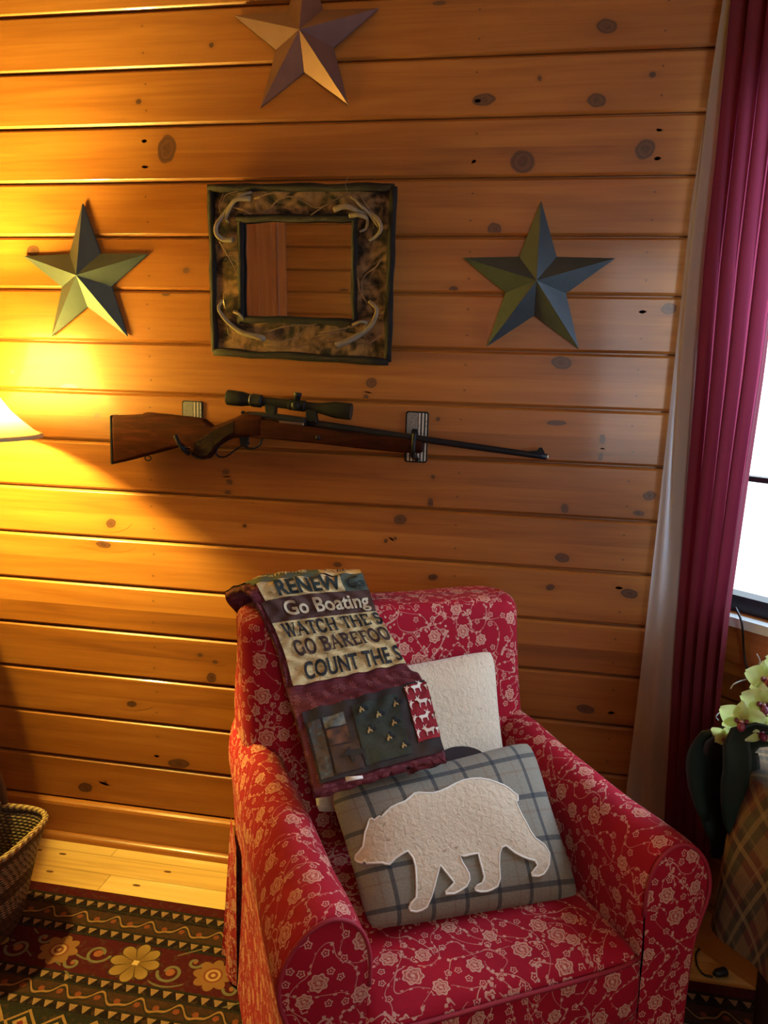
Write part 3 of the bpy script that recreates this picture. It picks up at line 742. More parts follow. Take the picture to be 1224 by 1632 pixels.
def fabric_mix(name, cs, sc_):
    m = Mat(name, .9); P = m.coord('UV'); V = m.vec(P[0], P[1], 0.0); n = m.noise(V, sc_, 4, .7); m.color(m.ramp(n, [(.30+.4*i/(len(cs)-1), c) for i, c in enumerate(cs)])); return m.m
cabin = fabric_mix('cabin_print', [(.020, .014, .009), (.065, .03, .012), (.035, .036, .030), (.10, .09, .07)], 60)
def patch(name, u0, u1, t0, t1, mat, lab): o = sheet(name, u0, u1, t0, t1, mat, DP, .0072, 20, 20); o['label'] = lab; return o
patch('fabric_patch', .015, .115, 9.30, 10.86, cabin, 'small printed cabin scene')
patch('fabric_patch', .135, .30, 9.28, 9.58, fabric_mix('sky_print', [(.03, .033, .028), (.10, .10, .08), (.19, .17, .12)], 60), 'pale grey printed patch')
patch('fabric_patch', .135, .30, 9.62, 10.05, fabric_mix('rust_print', [(.02, .008, .005), (.085, .03, .010), (.15, .055, .015)], 50), 'rust coloured printed patch')
patch('fabric_patch', .135, .36, 10.10, 10.82, fabric_mix('moose_ground', [(.030, .012, .006), (.055, .020, .009)], 40), 'brown moose patch')
pine = patch('fabric_patch', .37, .74, 9.18, 10.78, fabric_mix('pine_print', [(.012, .013, .008), (.022, .025, .013), (.013, .015, .009)], 60), 'dark green patch with small tan animals')
moose = [(.0,.55),(.1,.62),(.2,.72),(.3,.9),(.42,.95),(.36,.75),(.5,.72),(.85,.70),(.95,.6),(.93,.0),(.83,.0),(.80,.38),(.5,.36),(.46,.0),(.36,.0),(.34,.42),(.22,.48),(.1,.46)]
put('moose_silhouette', moose, [tuple(range(len(moose)))], .20, 10.62, .20, .44, plain('near_black_print', (.010, .006, .005), .9), DP, 0, .0085)
critter = [(0,.15),(.15,.55),(.35,.62),(.4,1),(.6,.95),(.62,.6),(.95,.5),(1,.1),(.78,.12),(.70,.3),(.45,.30),(.35,0),(.12,0)]
TANP = plain('tan_print', (.34, .21, .065), .9); SH = plain('black_print', (.006, .007, .008), .9)
for u_, t_ in ((.415,9.44),(.535,9.66),(.69,9.50),(.44,9.98),(.64,9.95),(.575,10.30),(.67,10.60)):
    put('shadow_print', [(a*1.4-.2, b*1.3-.2) for a, b in critter], [tuple(range(len(critter)))], u_+.012, t_-.05, .055, .17, SH, pine, 0, .0083)
    put('animal_print', critter, [tuple(range(len(critter)))], u_, t_, .042, .155, TANP, pine, 0, .0092)
DEERC = check('red_deer_cotton', (.26, .006, .014), (.24, .006, .012), (.26, .006, .014)); WHT = plain('white_print', (.72, .62, .52), .9)
dp = patch('fabric_patch', .815, 1.0, 9.06, 10.52, DEERC, 'red patch with white deer')
deer = [(0,.50),(.03,.60),(.20,.62),(.48,.60),(.58,.66),(.66,.78),(.60,.92),(.50,1.0),(.56,1.02),(.66,.93),(.70,.84),(.74,.86),(.78,1.02),(.84,1.02),(.80,.86),(.88,.80),(.98,.74),(.95,.68),(.82,.66),(.76,.48),(.70,.38),(.72,.18),(.70,0),(.65,0),(.65,.2),(.60,.34),(.34,.34),(.26,.30),(.24,.14),(.26,0),(.20,0),(.17,.16),(.14,.32),(.08,.42)]
for i, t_ in enumerate((9.30, 9.68, 10.06, 10.44)):
    fl = -1 if i % 2 else 1
    for u_, du in ((.865, .105), (.815, .045), (.972, .03)):
        pts = deer if du > .1 else ([(a*2.2-1.2, b*.8) for a, b in deer if a > .5] if u_ < .9 else [(a*2.2, b*.8) for a, b in deer if a < .52])
        if fl < 0 and du > .1: pts = [(1-a, b) for a, b in pts]
        if du < .1: pts = [(min(1.0, max(0.0, a)), b) for a, b in pts]
        put('deer_print', pts, [tuple(range(len(pts)))], u_, t_, du, .30, WHT, dp, 0, .0088)
tg = [(0,0),(1,.25),(1,.55),(0,.4)]
o = put('care_tag', tg, [(0,1,2,3)], .19, 11.0, .13, -.45, WHT, throw, 0, .010); o.modifiers.new('t', 'SOLIDIFY').thickness = .001; o['label'] = 'white sewn tag'

# ------------------------------------------------------------------ metal stars
def star(cx, cz, Rr, mat, label, rot=0, h=.046):
    g = G(); V = []; F = []
    for k in range(10):
        a = pi/2+rot+k*pi/5; r_ = Rr if k % 2 == 0 else Rr*.40; V.append((r_*math.cos(a), 0, r_*math.sin(a)))
    for k in range(10): p = V[k]; V.append((p[0], .006, p[2]))
    V.append((0, -h, 0)); V.append((0, .006, 0))
    for k in range(10):
        j = (k+1) % 10; F += [(20, k, j), (k, 10+k, 10+j, j), (21, 10+j, 10+k)]
    o = mk('metal_star', V, F, mat, smooth=False); o.location = (cx, -.010, cz)
    return tag(o, label, 'star', 'metal barn stars on the plank wall')
def metal(name, c, c2):
    m = Mat(name, .38, Metallic=.5); P = m.coord(); n = m.noise(m.vec(*P), 30, 4); m.color(m.mix(n, c, c2)); m.bump(m.noise(m.vec(*P), 220, 2), .1, .001); return m.m
SLATE = metal('slate_green_metal', (.041, .056, .063), (.062, .078, .084)); ROSE = metal('dusty_red_metal', (.125, .055, .050), (.175, .085, .070))
star(.0175, 1.565, .181, SLATE, 'dark blue-green metal star right of the mirror, near the curtain')
star(-1.1125, 1.568, .181, SLATE, 'dark green metal star left of the mirror, lit by the lamp', .02)
star(-.5435, 2.108, .181, ROSE, 'dusty red metal star above the mirror')

# ------------------------------------------------------------------ twig framed mirror
mz = 1.39; mt = empty('twig_framed_mirror', (0, -.004, mz)); mt.rotation_euler = (R(3.2), 0, 0)
tag(mt, 'square mirror in a rustic bark and twig frame above the rifle', 'mirror')
def mp(u, v, y=-.03):
    p = at(u, v, y); return Vector((p.x, 0, p.z-mz))
BX0, BX1, BZ1 = -.757, -.327, .385
BARK = Mat('birch_bark', .9, Specular_IOR_Level=.15); P = BARK.coord(); n1 = BARK.noise(BARK.vec(P[0]*16, P[1]*16, P[2]*22), 1, 5, 1.2); n2 = BARK.noise(BARK.vec(P[0]*70, P[1], P[2]*50), 1, 3)
BARK.color(BARK.ramp(n1*.75+n2*.25, [(.38, (.008, .006, .005)), (.46, (.045, .026, .013)), (.56, (.17, .092, .038)), (.72, (.28, .165, .075))])); BARK.bump(n1, .8, .006); BARK = BARK.m
TWIG = plain('dark_twig_bark', (.012, .009, .0075), .85, .5, 60, .6, 120, Specular_IOR_Level=.15); PALE = plain('pale_twig', (.17, .12, .07), .7, .4, 60, .4, 150); VINE = plain('brown_vine', (.17, .095, .05), .8, .5, 80, Specular_IOR_Level=.2)
gx0, gx1, gz0, gz1 = -.690, -.410, .082, .315
g = G().box((BX0, -.014, 0), (gx0, 0, BZ1)).box((gx1, -.014, 0), (BX1, 0, BZ1)).box((gx0, -.014, 0), (gx1, 0, gz0)).box((gx0, -.014, gz1), (gx1, 0, BZ1)); g.obj('bark_panel', BARK, mt, smooth=False)
mm = Mat('mirror_silver', .015, Metallic=1.0); mm.color((.62, .60, .58)); G().box((gx0, -.008, gz0), (gx1, -.003, gz1)).obj('mirror_glass', mm.m, mt, smooth=False)
def stick(a, b, r, name, mat, par=mt):
    pts = [Vector(a).lerp(Vector(b), i/14) for i in range(15)]; pts = [p+Vector((noise.noise(p*20), noise.noise(p*20+Vector((9,0,0)))*.5, noise.noise(p*20+Vector((0,9,0)))))*.003 for p in pts]
    return G().tube(pts, lambda t: r*(1+.12*math.sin(t*17+a[0]*9)), 9).obj(name, mat, par)
for a, b, r_ in (((BX0-.006, -.016, 0), (BX0-.004, -.016, BZ1+.006), .0085), ((BX1+.004, -.016, -.012), (BX1+.008, -.016, BZ1), .0095), ((BX0-.010, -.017, BZ1), (BX1+.012, -.017, BZ1-.002), .0095), ((BX0-.008, -.017, .0), (BX1+.006, -.017, -.012), .0095)): stick(a, b, r_, 'outer_stick', TWIG)
for a, b, r_ in (((gx0, -.018, gz0-.01), (gx0+.002, -.018, gz1+.012), .0075), ((gx1+.004, -.018, gz0-.008), (gx1, -.018, gz1+.010), .0075), ((gx0-.008, -.019, gz1), (gx1+.010, -.019, gz1+.002), .0085), ((gx0-.008, -.019, gz0), (gx1+.012, -.019, gz0-.002), .0085)): stick(a, b, r_, 'inner_stick', TWIG)
def mtw(pts, r0, r1, mat, name='twig', yy=-.026):
    P = [mp(320+a/3.71, 280+b/3.71) for a, b in pts]
    for i, p in enumerate(P): p.y = yy-.006*math.sin(i*1.7)
    return G().tube(smooth_path(P, 6), lambda t: (r0+(r1-r0)*t)*.85, 7).obj(name, mat, mt)
for pts, a, b in ([(318,105),(250,130),(190,180),(140,240),(110,300),(112,350),(145,378),(200,380)], .0035, .0085), ([(310,140),(230,150),(180,210),(160,260),(180,280)], .008, .003), ([(800,205),(870,190),(940,215),(1010,230),(1060,270),(1075,320),(1040,360),(1000,385)], .0085, .004), ([(890,240),(950,240),(990,260),(985,310),(950,335)], .007, .003), ([(900,130),(950,180),(1000,225),(1060,300)], .003, .006), ([(135,735),(115,780),(135,830),(190,890),(260,930),(350,950),(370,965)], .004, .010), ([(200,800),(240,820),(260,850)], .005, .003), ([(1000,740),(1045,790),(1020,860),(960,920),(880,970),(800,1000)], .005, .010), ([(900,880),(950,860),(985,870),(960,900)], .005, .004): mtw(pts, a, b, PALE, 'pale_branch')
for pts in ([(200,190),(270,210),(330,240),(400,210),(470,150),(540,130),(610,150),(680,190),(740,185),(820,140),(880,110)], [(330,140),(420,115),(510,100)], [(120,390),(170,470),(210,560),(230,650),(225,700)], [(160,470),(215,480),(235,560)], [(370,995),(480,980),(560,950),(630,890),(690,870)], [(380,1010),(520,1015),(640,990),(790,980)], [(390,920),(500,890),(600,880),(700,890)], [(1070,490),(1040,540),(980,580),(950,630),(960,700),(990,760)], [(930,600),(945,680),(975,740)], [(640,250),(720,200),(800,150),(860,120)], [(910,110),(930,170),(960,200)], [(940,110),(980,170),(1010,210)], [(700,930),(800,910),(900,890)], [(930,990),(1010,980),(1060,930)], [(150,110),(130,180),(125,220)], [(240,95),(170,120),(140,170)], [(660,960),(740,930),(830,920),(890,870)], [(700,990),(760,950),(850,950)]): mtw(pts, .0021, .0013, VINE, 'vine', -.021)
mtw([(880,15),(870,60),(878,105)], .0007, .0005, PALE, 'stray_fibre', -.024); mtw([(160,890),(165,925),(172,950)], .0008, .0006, PALE, 'stray_fibre', -.024)
mtw([(148,692),(152,740),(156,788)], .0016, .0016, plain('gilt_wire', (.85, .6, .12), .25, Metallic=.9), 'gilt_wire', -.034)

# ------------------------------------------------------------------ rifle on its two wall hooks
RY = -.062
def rp(pts, cx, cy, s=3.825): return [(lambda p: (p.x, p.z))(at(cx+a/s, cy+b/s, RY)) for a, b in pts]
rifle = empty('hunting_rifle', at(500, 700, RY)); ro = rifle.location.copy()
tag(rifle, 'brown wood lever-action rifle with a black scope on wall hooks', 'rifle')
WAL = Mat('walnut_stock', .6, Specular_IOR_Level=.02); P = WAL.coord(); n = WAL.noise(WAL.vec(P[0]*9, P[1]*40, P[2]*60), 1, 4, 1.5); WAL.color(WAL.ramp(n, [(.3, (.012, .003, .002)), (.55, (.026, .0062, .0032)), (.75, (.042, .0105, .0055))])); WAL.b.inputs['Coat Weight'].default_value = 0; WAL = WAL.m
BLU = plain('blued_steel', (.012, .012, .016), .36, .2, Metallic=.3, Specular_IOR_Level=.15); BLK = plain('matt_black_metal', (.007, .007, .008), .45, Specular_IOR_Level=.12); STEEL = plain('bright_steel', (.30, .29, .28), .3, Metallic=1)
CHK = Mat('chequered_grip', .8, Specular_IOR_Level=.02); P = CHK.coord(); q = ((P[0]+P[2])*700).sin()*((P[0]-P[2])*700).sin(); CHK.color((.014, .007, .005)); CHK.bump(q, .3, .0006); CHK = CHK.m
def rsub(g): g.V = [v-ro for v in g.V]; return g
butt = rp([(84,240),(100,236),(180,233),(268,228),(282,221),(297,218),(330,222),(420,231),(520,243),(600,252),(640,263),(668,284),(692,304),(740,286),(832,250),(905,214),(1000,232),(1000,372),(900,366),(832,366),(770,385),(722,420),(700,448),(684,478),(672,492),(648,497),(610,489),(580,474),(566,452),(556,432),(520,425),(480,432),(300,480),(200,507),(130,524),(90,531)], 160, 600)
rsub(G().prism(butt, RY-.019, RY+.019, .011, 3)).obj('stock', WAL, rifle, True, 40)
fore = rp([(20,248),(185,275),(345,300),(600,335),(950,378),(1040,392),(1046,400),(1046,458),(1036,466),(920,462),(700,440),(420,408),(200,386),(20,368)], 400, 600)
rsub(G().prism(fore, RY-.018, RY+.018, .010, 3)).obj('fore_end', WAL, rifle, True, 40)
rsub(G().prism(rp([(590,400),(640,370),(740,310),(830,270),(825,340),(770,372),(715,420),(694,452),(672,478),(630,484),(592,468)], 160, 600), RY-.0205, RY-.017, .001)).obj('grip_checkering', CHK, rifle, False)
rsub(G().prism(rp([(570,450),(580,470),(610,486),(648,494),(668,490),(664,500),(640,504),(600,496),(574,478)], 160, 600), RY-.0195, RY+.0195, .002)).obj('grip_cap', BLK, rifle, False)
rsub(G().prism(rp([(78,238),(88,234),(92,300),(96,440),(98,528),(88,534),(82,520)], 160, 600), RY-.019, RY+.019, .004)).obj('butt_pad', BLK, rifle, False)
rsub(G().prism(rp([(888,232),(905,216),(930,214),(1000,219),(1118,233),(1224,247),(1262,252),(1262,296),(1224,292),(1100,268),(1000,250),(890,246)], 160, 600), RY-.0165, RY+.0165, .006)).obj('receiver', BLU, rifle, True, 40)
rsub(G().prism(rp([(185,267),(332,281),(332,297),(185,281)], 400, 600), RY-.0185, RY-.012, .001)).obj('bolt', STEEL, rifle, False)
rsub(G().prism(rp([(857,218),(868,208),(880,214),(878,226),(862,230)], 160, 600), RY-.004, RY+.004, .001)).obj('hammer', BLU, rifle, False)
B0, B1 = at(400+345/3.825, 600+283/3.825, RY), at(872.5, 728.5, RY)
rsub(G().tube([B0.lerp(B1, i/20) for i in range(21)], lambda t: .0098-.0026*t, 16)).obj('barrel', BLU, rifle)
rsub(G().tube([B1-(B1-B0)*.004, B1+(B1-B0)*.002], .0074, 14)).obj('muzzle', STEEL, rifle)
rsub(G().prism(rp([(1098,212),(1135,210),(1152,209),(1158,201),(1165,201),(1172,214),(1172,220),(1098,218)], 150, 590, 1.632), RY-.003, RY+.003)).obj('front_sight', BLK, rifle, False)
rsub(G().prism(rp([(980,326),(990,318),(1015,322),(1020,348),(1018,372),(980,368)], 400, 600), RY-.006, RY+.006, .001)).obj('barrel_band', BLK, rifle, False)
A0, A1 = at(362.5, 633, RY-.004), at(560, 656.3, RY-.004); L = (A1-A0).length; k = L/198
g = G().lathe([(q*k, r_*k) for q, r_ in ((0,8),(0,11),(2,11.8),(26,11.2),(30,10),(37,9.2),(40,8.8),(41,10.2),(55,10),(57,7.2),(100,7.2),(101,8.6),(125,8.6),(126,7.2),(140,7.2),(146,7.6),(160,10),(172,12.4),(196,12.8),(198,12.6),(198,10.5))], A0, A1-A0, 26); rsub(g); sc_ = g.obj('scope', BLK, rifle, True, 35)
ax = (A1-A0).normalized(); up = Vector((-ax.z, 0, ax.x)); up = up if up.z > 0 else -up
rsub(G().lathe([(0, .008), (.018, .008), (.019, .0095), (.026, .0095), (.027, .008)], A0+ax*(112*k)+up*.004, up)).obj('turret', BLK, sc_)
rsub(G().lathe([(0, .010), (.016, .010), (.018, .008)], A0+ax*(112*k), (0, -1, 0))).obj('turret', BLK, sc_)
rsub(G().lathe([(37.6*k, .0147), (39.2*k, .0147)], A0, ax)).obj('power_ring', STEEL, sc_)
for pts, cx in (([(1010,128),(1078,135),(1074,215),(1066,242),(1024,242),(1012,205)], 160), ([(340,162),(402,168),(402,235),(412,284),(346,274),(340,235)], 400)):
    rsub(G().prism(rp(pts, cx, 600), RY-.013, RY+.009, .002)).obj('scope_mount', BLK, rifle, False)
lv = [(lambda p: Vector((p.x, RY, p.z)))(at(160+a/3.825, 600+b/3.825, RY)) for a, b in ((870,370),(820,370),(770,390),(722,425),(705,460),(718,485),(750,492),(785,478),(820,450),(858,425),(868,400),(868,375))]
rsub(G().tube(smooth_path(lv, 5), .0022, 7)).obj('lever_loop', BLU, rifle)
gd = [(lambda p: Vector((p.x, RY, p.z)))(at(160+a/3.825, 600+b/3.825, RY)) for a, b in ((862,366),(870,415),(900,437),(945,435),(975,412),(985,380),(1010,370))]
rsub(G().tube(smooth_path(gd, 5), .0028, 7)).obj('trigger_guard', BLU, rifle)
tr_ = [(lambda p: Vector((p.x, RY, p.z)))(at(160+a/3.825, 600+b/3.825, RY)) for a, b in ((905,366),(900,392),(908,415))]
rsub(G().tube(smooth_path(tr_, 4), .0022, 6)).obj('trigger', BLU, rifle)
rsub(G().prism(rp([(850,362),(905,362),(895,430),(858,428)], 160, 600), RY-.005, RY+.005, .001)).obj('lever_boss', BLU, rifle, False)
p = at(160+290/3.825, 600+503/3.825, RY); rsub(G().tube([p+Vector((.0085*math.cos(a), 0, .0062*math.sin(a)+(0.002))) for a in [2*pi*i/20 for i in range(21)]], .0016, 6)).obj('sling_swivel', BLU, rifle)
p = at(400+420/3.825, 600+370/3.825, RY); rsub(G().lathe([(0, .0065), (.0195, .0065)], p, (0, -1, 0))).obj('cross_bolt', BLK, rifle)
def flag_mat():
    m = Mat('flag_print', .5); P = m.coord(); x, z = P[0], P[2]
    st = ((x/.0085).fract().gt(.5)); canton = x.lt(.002)*z.gt(-.002)
    dots = (x*1100).sin().abs()*(z*1100).sin().abs(); n = m.noise(m.vec(x*160, 0.0, z*160), 1, 3)
    f = m.xmix(canton, st, dots.gt(.45)) if False else st*(1-canton)+canton*dots.gt(.5)
    m.color(m.mix(f*n.smooth(.25, .45), (.012, .012, .014), (.56, .50, .42))); return m.m
FLAG = flag_mat()
def hook(u0, u1, v0, lab, hx_px, pts):
    a, b = at(u0, v0, -.006), at(u1, v0, -.006); cx = (a.x+b.x)/2; w_ = b.x-a.x; z1 = a.z; z0 = z1-.125
    e = tag(empty('wall_hook', (cx, 0, (z0+z1)/2)), lab, 'hook', 'flag printed gun hooks'); c = e.location.copy()
    def rr(hw, hh, r_): return [(sx*(hw-r_)+r_*math.cos(a0+R(t)), sz*(hh-r_)+r_*math.sin(a0+R(t))) for sx, sz, a0 in ((1,1,0),(-1,1,pi/2),(-1,-1,pi),(1,-1,3*pi/2)) for t in (0,30,60,90)]
    G().prism(rr(w_/2, .0625, .006), -.005, -.0005, .0008, 1).obj('back_plate', BLK, e, False)
    f = G().prism(rr(w_/2-.0035, .059, .004), -.0058, -.0048).obj('flag_panel', FLAG, e, False); f['label'] = 'black and white flag print'
    P_ = []
    for (u, v, y) in pts: q = at(u, v, y); P_.append(q-c)
    G().tube(smooth_path(P_, 6), lambda t: .0062-.0012*t, 10).obj('hook_arm', BLK, e)
hook(289.5, 322.5, 638, 'small flag-printed wall hook holding the rifle butt', 0, [(300, 722, -.006), (300, 722, -.035), (299, 722, -.070), (292, 716, -.092), (285, 706, -.096), (279, 694, -.094)])
hook(647, 683.5, 655, 'small flag-printed wall hook holding the rifle barrel end', 0, [(664, 732, -.006), (661, 727, -.035), (658, 727, -.070), (658, 720, -.090), (659, 705, -.092), (661, 690, -.088)])

# ------------------------------------------------------------------ curtain on its rod
AC = .335                                       # curtain line x + y = AC
C0 = Vector((AC, 0, 0))
RED = Mat('red_curtain_cloth', .8); P = RED.coord(); RED.color(RED.mix(RED.noise(RED.vec(P[0]*300, P[1]*300, P[2]*300), 1, 2), (.17, .016, .030), (.22, .024, .040)))
def translucent(m, col, f):
    nt = m.nt; t = nt.nodes.new('ShaderNodeBsdfTranslucent'); t.inputs[0].default_value = (*col, 1); x = nt.nodes.new('ShaderNodeMixShader'); x.inputs[0].default_value = f
    nt.links.new(m.b.outputs[0], x.inputs[1]); nt.links.new(t.outputs[0], x.inputs[2]); nt.links.new(x.outputs[0], nt.nodes['Material Output'].inputs[0]); return m.m
REDM = translucent(RED, (.34, .05, .10), .30)
LIN = Mat('beige_lining_cloth', .85); LIN.color((.58, .51, .46)); LINM = translucent(LIN, (.60, .58, .58), .55)
cur = empty('window_curtain', C0+WD*.15); tag(cur, 'long red window curtain with beige lining turned out along its edge', 'curtain'); co = cur.location.copy()
def s_at(u, v, a=AC):
    d = ray(u, v); t = (a-CAM.x-CAM.y)/(d.x+d.y); q = CAM+d*t; return (q-Vector((a, 0, 0))).dot(WD), q.z
def interp(pts, z):
    pts = sorted(pts, key=lambda q: q[1])
    if z <= pts[0][1]: return pts[0][0]
    for (s0, z0), (s1, z1) in zip(pts, pts[1:]):
        if z <= z1: return s0+(s1-s0)*(z-z0)/(z1-z0)
    (s0, z0), (s1, z1) = pts[-2:]; return s1+(s1-s0)/(z1-z0)*(z-z1)*.3
redL = [s_at(*q) for q in ((1163,0),(1140,250),(1122,420),(1108,640),(1092,860),(1076,1080),(1062,1300))]
redR = [s_at(*q) for q in ((1224,590),(1197,765),(1167,970),(1154,1090),(1140,1250),(1132,1380))]
beiL = [(at(u, v, -.042).x, at(u, v, -.042).z) for u, v in ((1157,0),(1128,160),(1101,330),(1077,560),(1047,840),(1020,1080),(1000,1245))]
zt, zb = 2.46, .10
rings = []; ringl = []
for i in range(61):
    z = zt+(zb-zt)*i/60; a, b = interp(redL, z), interp(redR, z); row = []
    for j in range(121):
        f = j/120; s_ = a+(b-a)*f; ph = f*2*pi*4.4+.5*math.sin(z*2.1)
        amp = .016*(1+.2*math.sin(z*3)); y_ = math.sin(ph)*amp+.004*math.sin(ph*2+z*3)
        row.append(C0+WD*(s_+.004*math.sin(ph*2))+WN*y_+Vector((0, 0, z))-co)
    rings.append(row)
    p0 = Vector((interp(beiL, z), -.042, z)); p1 = rings[-1][0]+co; rowl = []
    for j in range(17):
        f = j/16; q = p0.lerp(p1, f); q += WN*(.010*math.sin(f*pi)+.006*math.sin(f*9+z*2.5)*f*(1-f)*4+.004*math.sin(z*9+f*6)*f*(1-f)*4); q.z = z; rowl.append(q-co)
    ringl.append(rowl)
G().loft(rings, False, (False, False)).obj('drape', REDM, cur)
o = G().loft(ringl, False, (False, False)).obj('lining', LINM, cur); o['label'] = 'beige lining strip'
rod = empty('curtain_rod', C0+WD*.5+Vector((0,0,2.475))); tag(rod, 'dark metal curtain rod above the window', 'curtain rod'); q0 = rod.location.copy()
G().tube([C0+WD*.07+Vector((0,0,2.475))-q0, C0+WD*1.0+Vector((0,0,2.475))-q0], .009, 12).obj('pole', BLK, rod)
for s_ in (.12, .95): G().tube([C0+WD*s_+Vector((0,0,2.475))-q0, C0+WD*s_-WN*.098+Vector((0,0,2.475))-q0], .006, 8).obj('bracket', BLK, rod)

# ------------------------------------------------------------------ lamp on its pedestal table (at the frame's left edge)
lamp = empty('table_lamp', (LAMP.x, LAMP.y, .752)); tag(lamp, 'lit table lamp with a flared cream shade at the left', 'lamp')
ls = Mat('cream_lampshade', .8); ls.color((.80, .66, .42)); lsm = translucent(ls, (.96, .86, .62), .8)
zl = -.752
sh = G().lathe([(1.172+zl, .224), (1.186+zl, .203), (1.205+zl, .181), (1.23+zl, .155), (1.27+zl, .126), (1.33+zl, .098), (1.40+zl, .080), (1.435+zl, .076)], (0,0,0), (0,0,1), 48, (False, False)).obj('lamp_shade', lsm, lamp)
G().lathe([(1.168+zl, .224), (1.168+zl, .227), (1.177+zl, .224), (1.177+zl, .220), (1.168+zl, .224)], (0,0,0), (0,0,1), 48, (False, False)).obj('shade_trim', plain('tan_trim', (.45, .30, .12), .8), sh)
G().lathe([(0, .075), (.012, .078), (.02, .05), (.06, .03), (.10, .055), (.18, .07), (.25, .045), (.30, .018), (.37, .012), (.43, .012)], (0,0,0), (0,0,1), 28).obj('lamp_base', plain('bronze_base', (.10, .05, .02), .35, Metallic=.6), lamp)
bm_ = Mat('bulb_glow', .4); bm_.color((1, .8, .5)); bm_.b.inputs['Emission Color'].default_value = (1, .72, .25, 1); bm_.b.inputs['Emission Strength'].default_value = 12
G().lathe([(.44, .012), (.46, .014), (.49, .026), (.515, .029), (.54, .022), (.552, .006)], (0,0,0), (0,0,1), 16).obj('light_bulb', bm_.m, lamp)
G().tube([Vector((.06*math.sin(a), 0, .43+.26*(1-math.cos(a))/2+.0)) for a in [2*pi*i/24 for i in range(25)]], .0015, 6).obj('harp', BLK, lamp)
ll = bpy.data.lights.new('lamp_light', 'POINT'); ll.energy = LAMP_W; ll.color = (1, .80, .17); ll.shadow_soft_size = .035
lo = bpy.data.objects.new('lamp_light', ll); COL.objects.link(lo); lo.parent = lamp; lo.location = (0, 0, .585)
tb = empty('pedestal_table', (-1.53, -.29, .0)); tag(tb, 'round wooden pedestal table under the lamp', 'table')
TBW = plain('dark_table_wood', (.06, .025, .012), .35)
G().lathe([(.715, .25), (.722, .262), (.742, .262), (.75, .255)], (0,0,0), (0,0,1), 40).obj('table_top', TBW, tb, True, 40)
G().lathe([(.05, .05), (.12, .035), (.3, .028), (.5, .034), (.66, .03), (.715, .07)], (0,0,0), (0,0,1), 24).obj('pedestal', TBW, tb)
for a in (90, 210, 330):
    d = Vector((math.cos(R(a)), math.sin(R(a)), 0)); G().tube([d*.03+Vector((0,0,.10)), d*.10+Vector((0,0,.075)), d*.19+Vector((0,0,.022))], lambda t: .02-.007*t, 10).obj('leg', TBW, tb)

# ------------------------------------------------------------------ woven basket
bk = empty('woven_basket', (-1.215, -.42, .009)); tag(bk, 'woven brown and cream basket with a handle on the rug at left', 'basket')
BM = Mat('basket_weave', .6); P = BM.coord('UV'); u, v = P[0], P[1]
row = (v/.0085).floor(); sh_ = (u/.016+row*.5).fract(); wv = (sh_*pi).sin()*((v/.0085).fract()*pi).sin()
band = BM.ramp(v/.30, [(0, (.12, .06, .03)), (.25, (.42, .33, .20)), (.42, (.10, .045, .025)), (.55, (.50, .40, .25)), (.80, (.13, .065, .035)), (.95, (.36, .22, .09))], True)
dash = (sh_.lt(.35))*((row/3).fract().lt(.3)); c = BM.mix(dash, band, (.08, .045, .03)); BM.color(BM.mix(wv, (.04, .02, .012), c)); BM.bump(wv, .9, .006); BM = BM.m
def oval(r_, z, wv_=0, n=64):
    out = []
    for i in range(n+1):
        a = 2*pi*i/n; c_, s_ = math.cos(a), math.sin(a); e = 2.8; k = (abs(c_)**e+abs(s_)**e)**(-1/e)
        out.append(Vector((r_*k*c_, r_*.92*k*s_, z+wv_*math.cos(2*a))))
    return out
prof = [(.095, 0), (.105, .03), (.115, .07), (.126, .12), (.138, .17), (.150, .215), (.158, .245)]
outer = [oval(r_, z, .012*z/.245) for r_, z in prof]; inner = [oval(r_-.006, z+.001, .012*z/.245) for r_, z in reversed(prof)]
G().loft(outer+inner, True, (False, True)).obj('basket_body', BM, bk)
ROPE = Mat('rope_rim', .6); P = ROPE.coord('UV'); rw = ((P[1]/.010+P[0]/.02)*pi).sin()*.5+.5; ROPE.color(ROPE.mix(rw, (.16, .08, .03), (.50, .33, .15))); ROPE.bump(rw, .9, .005); ROPE = ROPE.m
G().tube([p+Vector((0,0,.004)) for p in oval(.157, .245, .012)], .0075, 8, False).obj('rim', ROPE, bk)
hp = [Vector((0, .14*math.cos(a)*.95, .25+.16*math.sin(a))) for a in [pi*i/24 for i in range(25)]]
G().tube(hp, .008, 8).obj('handle', plain('brown_wicker', (.09, .04, .022), .6, .4, 120, .6, 300), bk)

# ------------------------------------------------------------------ table with plaid cloth, orchid, cords
TC = Vector((.625, -.600, 0)); TR = .212; THH = .700
rt = empty('side_table', TC); tag(rt, 'small round side table under the plaid cloth beside the armchair', 'table')
G().lathe([(THH-.03, TR-.01), (THH-.024, TR), (THH-.006, TR), (THH-.001, TR-.006)], (0,0,0), (0,0,1), 40).obj('table_top', TBW, rt, True, 40)
for a in (45, 135, 225, 315): G().tube([Vector((.15*math.cos(R(a)), .15*math.sin(R(a)), .009)), Vector((.16*math.cos(R(a)), .16*math.sin(R(a)), THH-.03))], lambda t: .014+.006*t, 10).obj('leg', TBW, rt)
CLM = plaid('tan_plaid_cloth', (.150, .085, .036), (.26, .17, .070), (.20, .12, .05), .085, .010, .7, ((.085, .012, .012), (.022, .030, .018)))
g = G(); rings = []; NA = 96; U = []; V = []; F = []
half = .50; ca = R(45+180-12)                      # square cloth, one corner hanging towards the chair
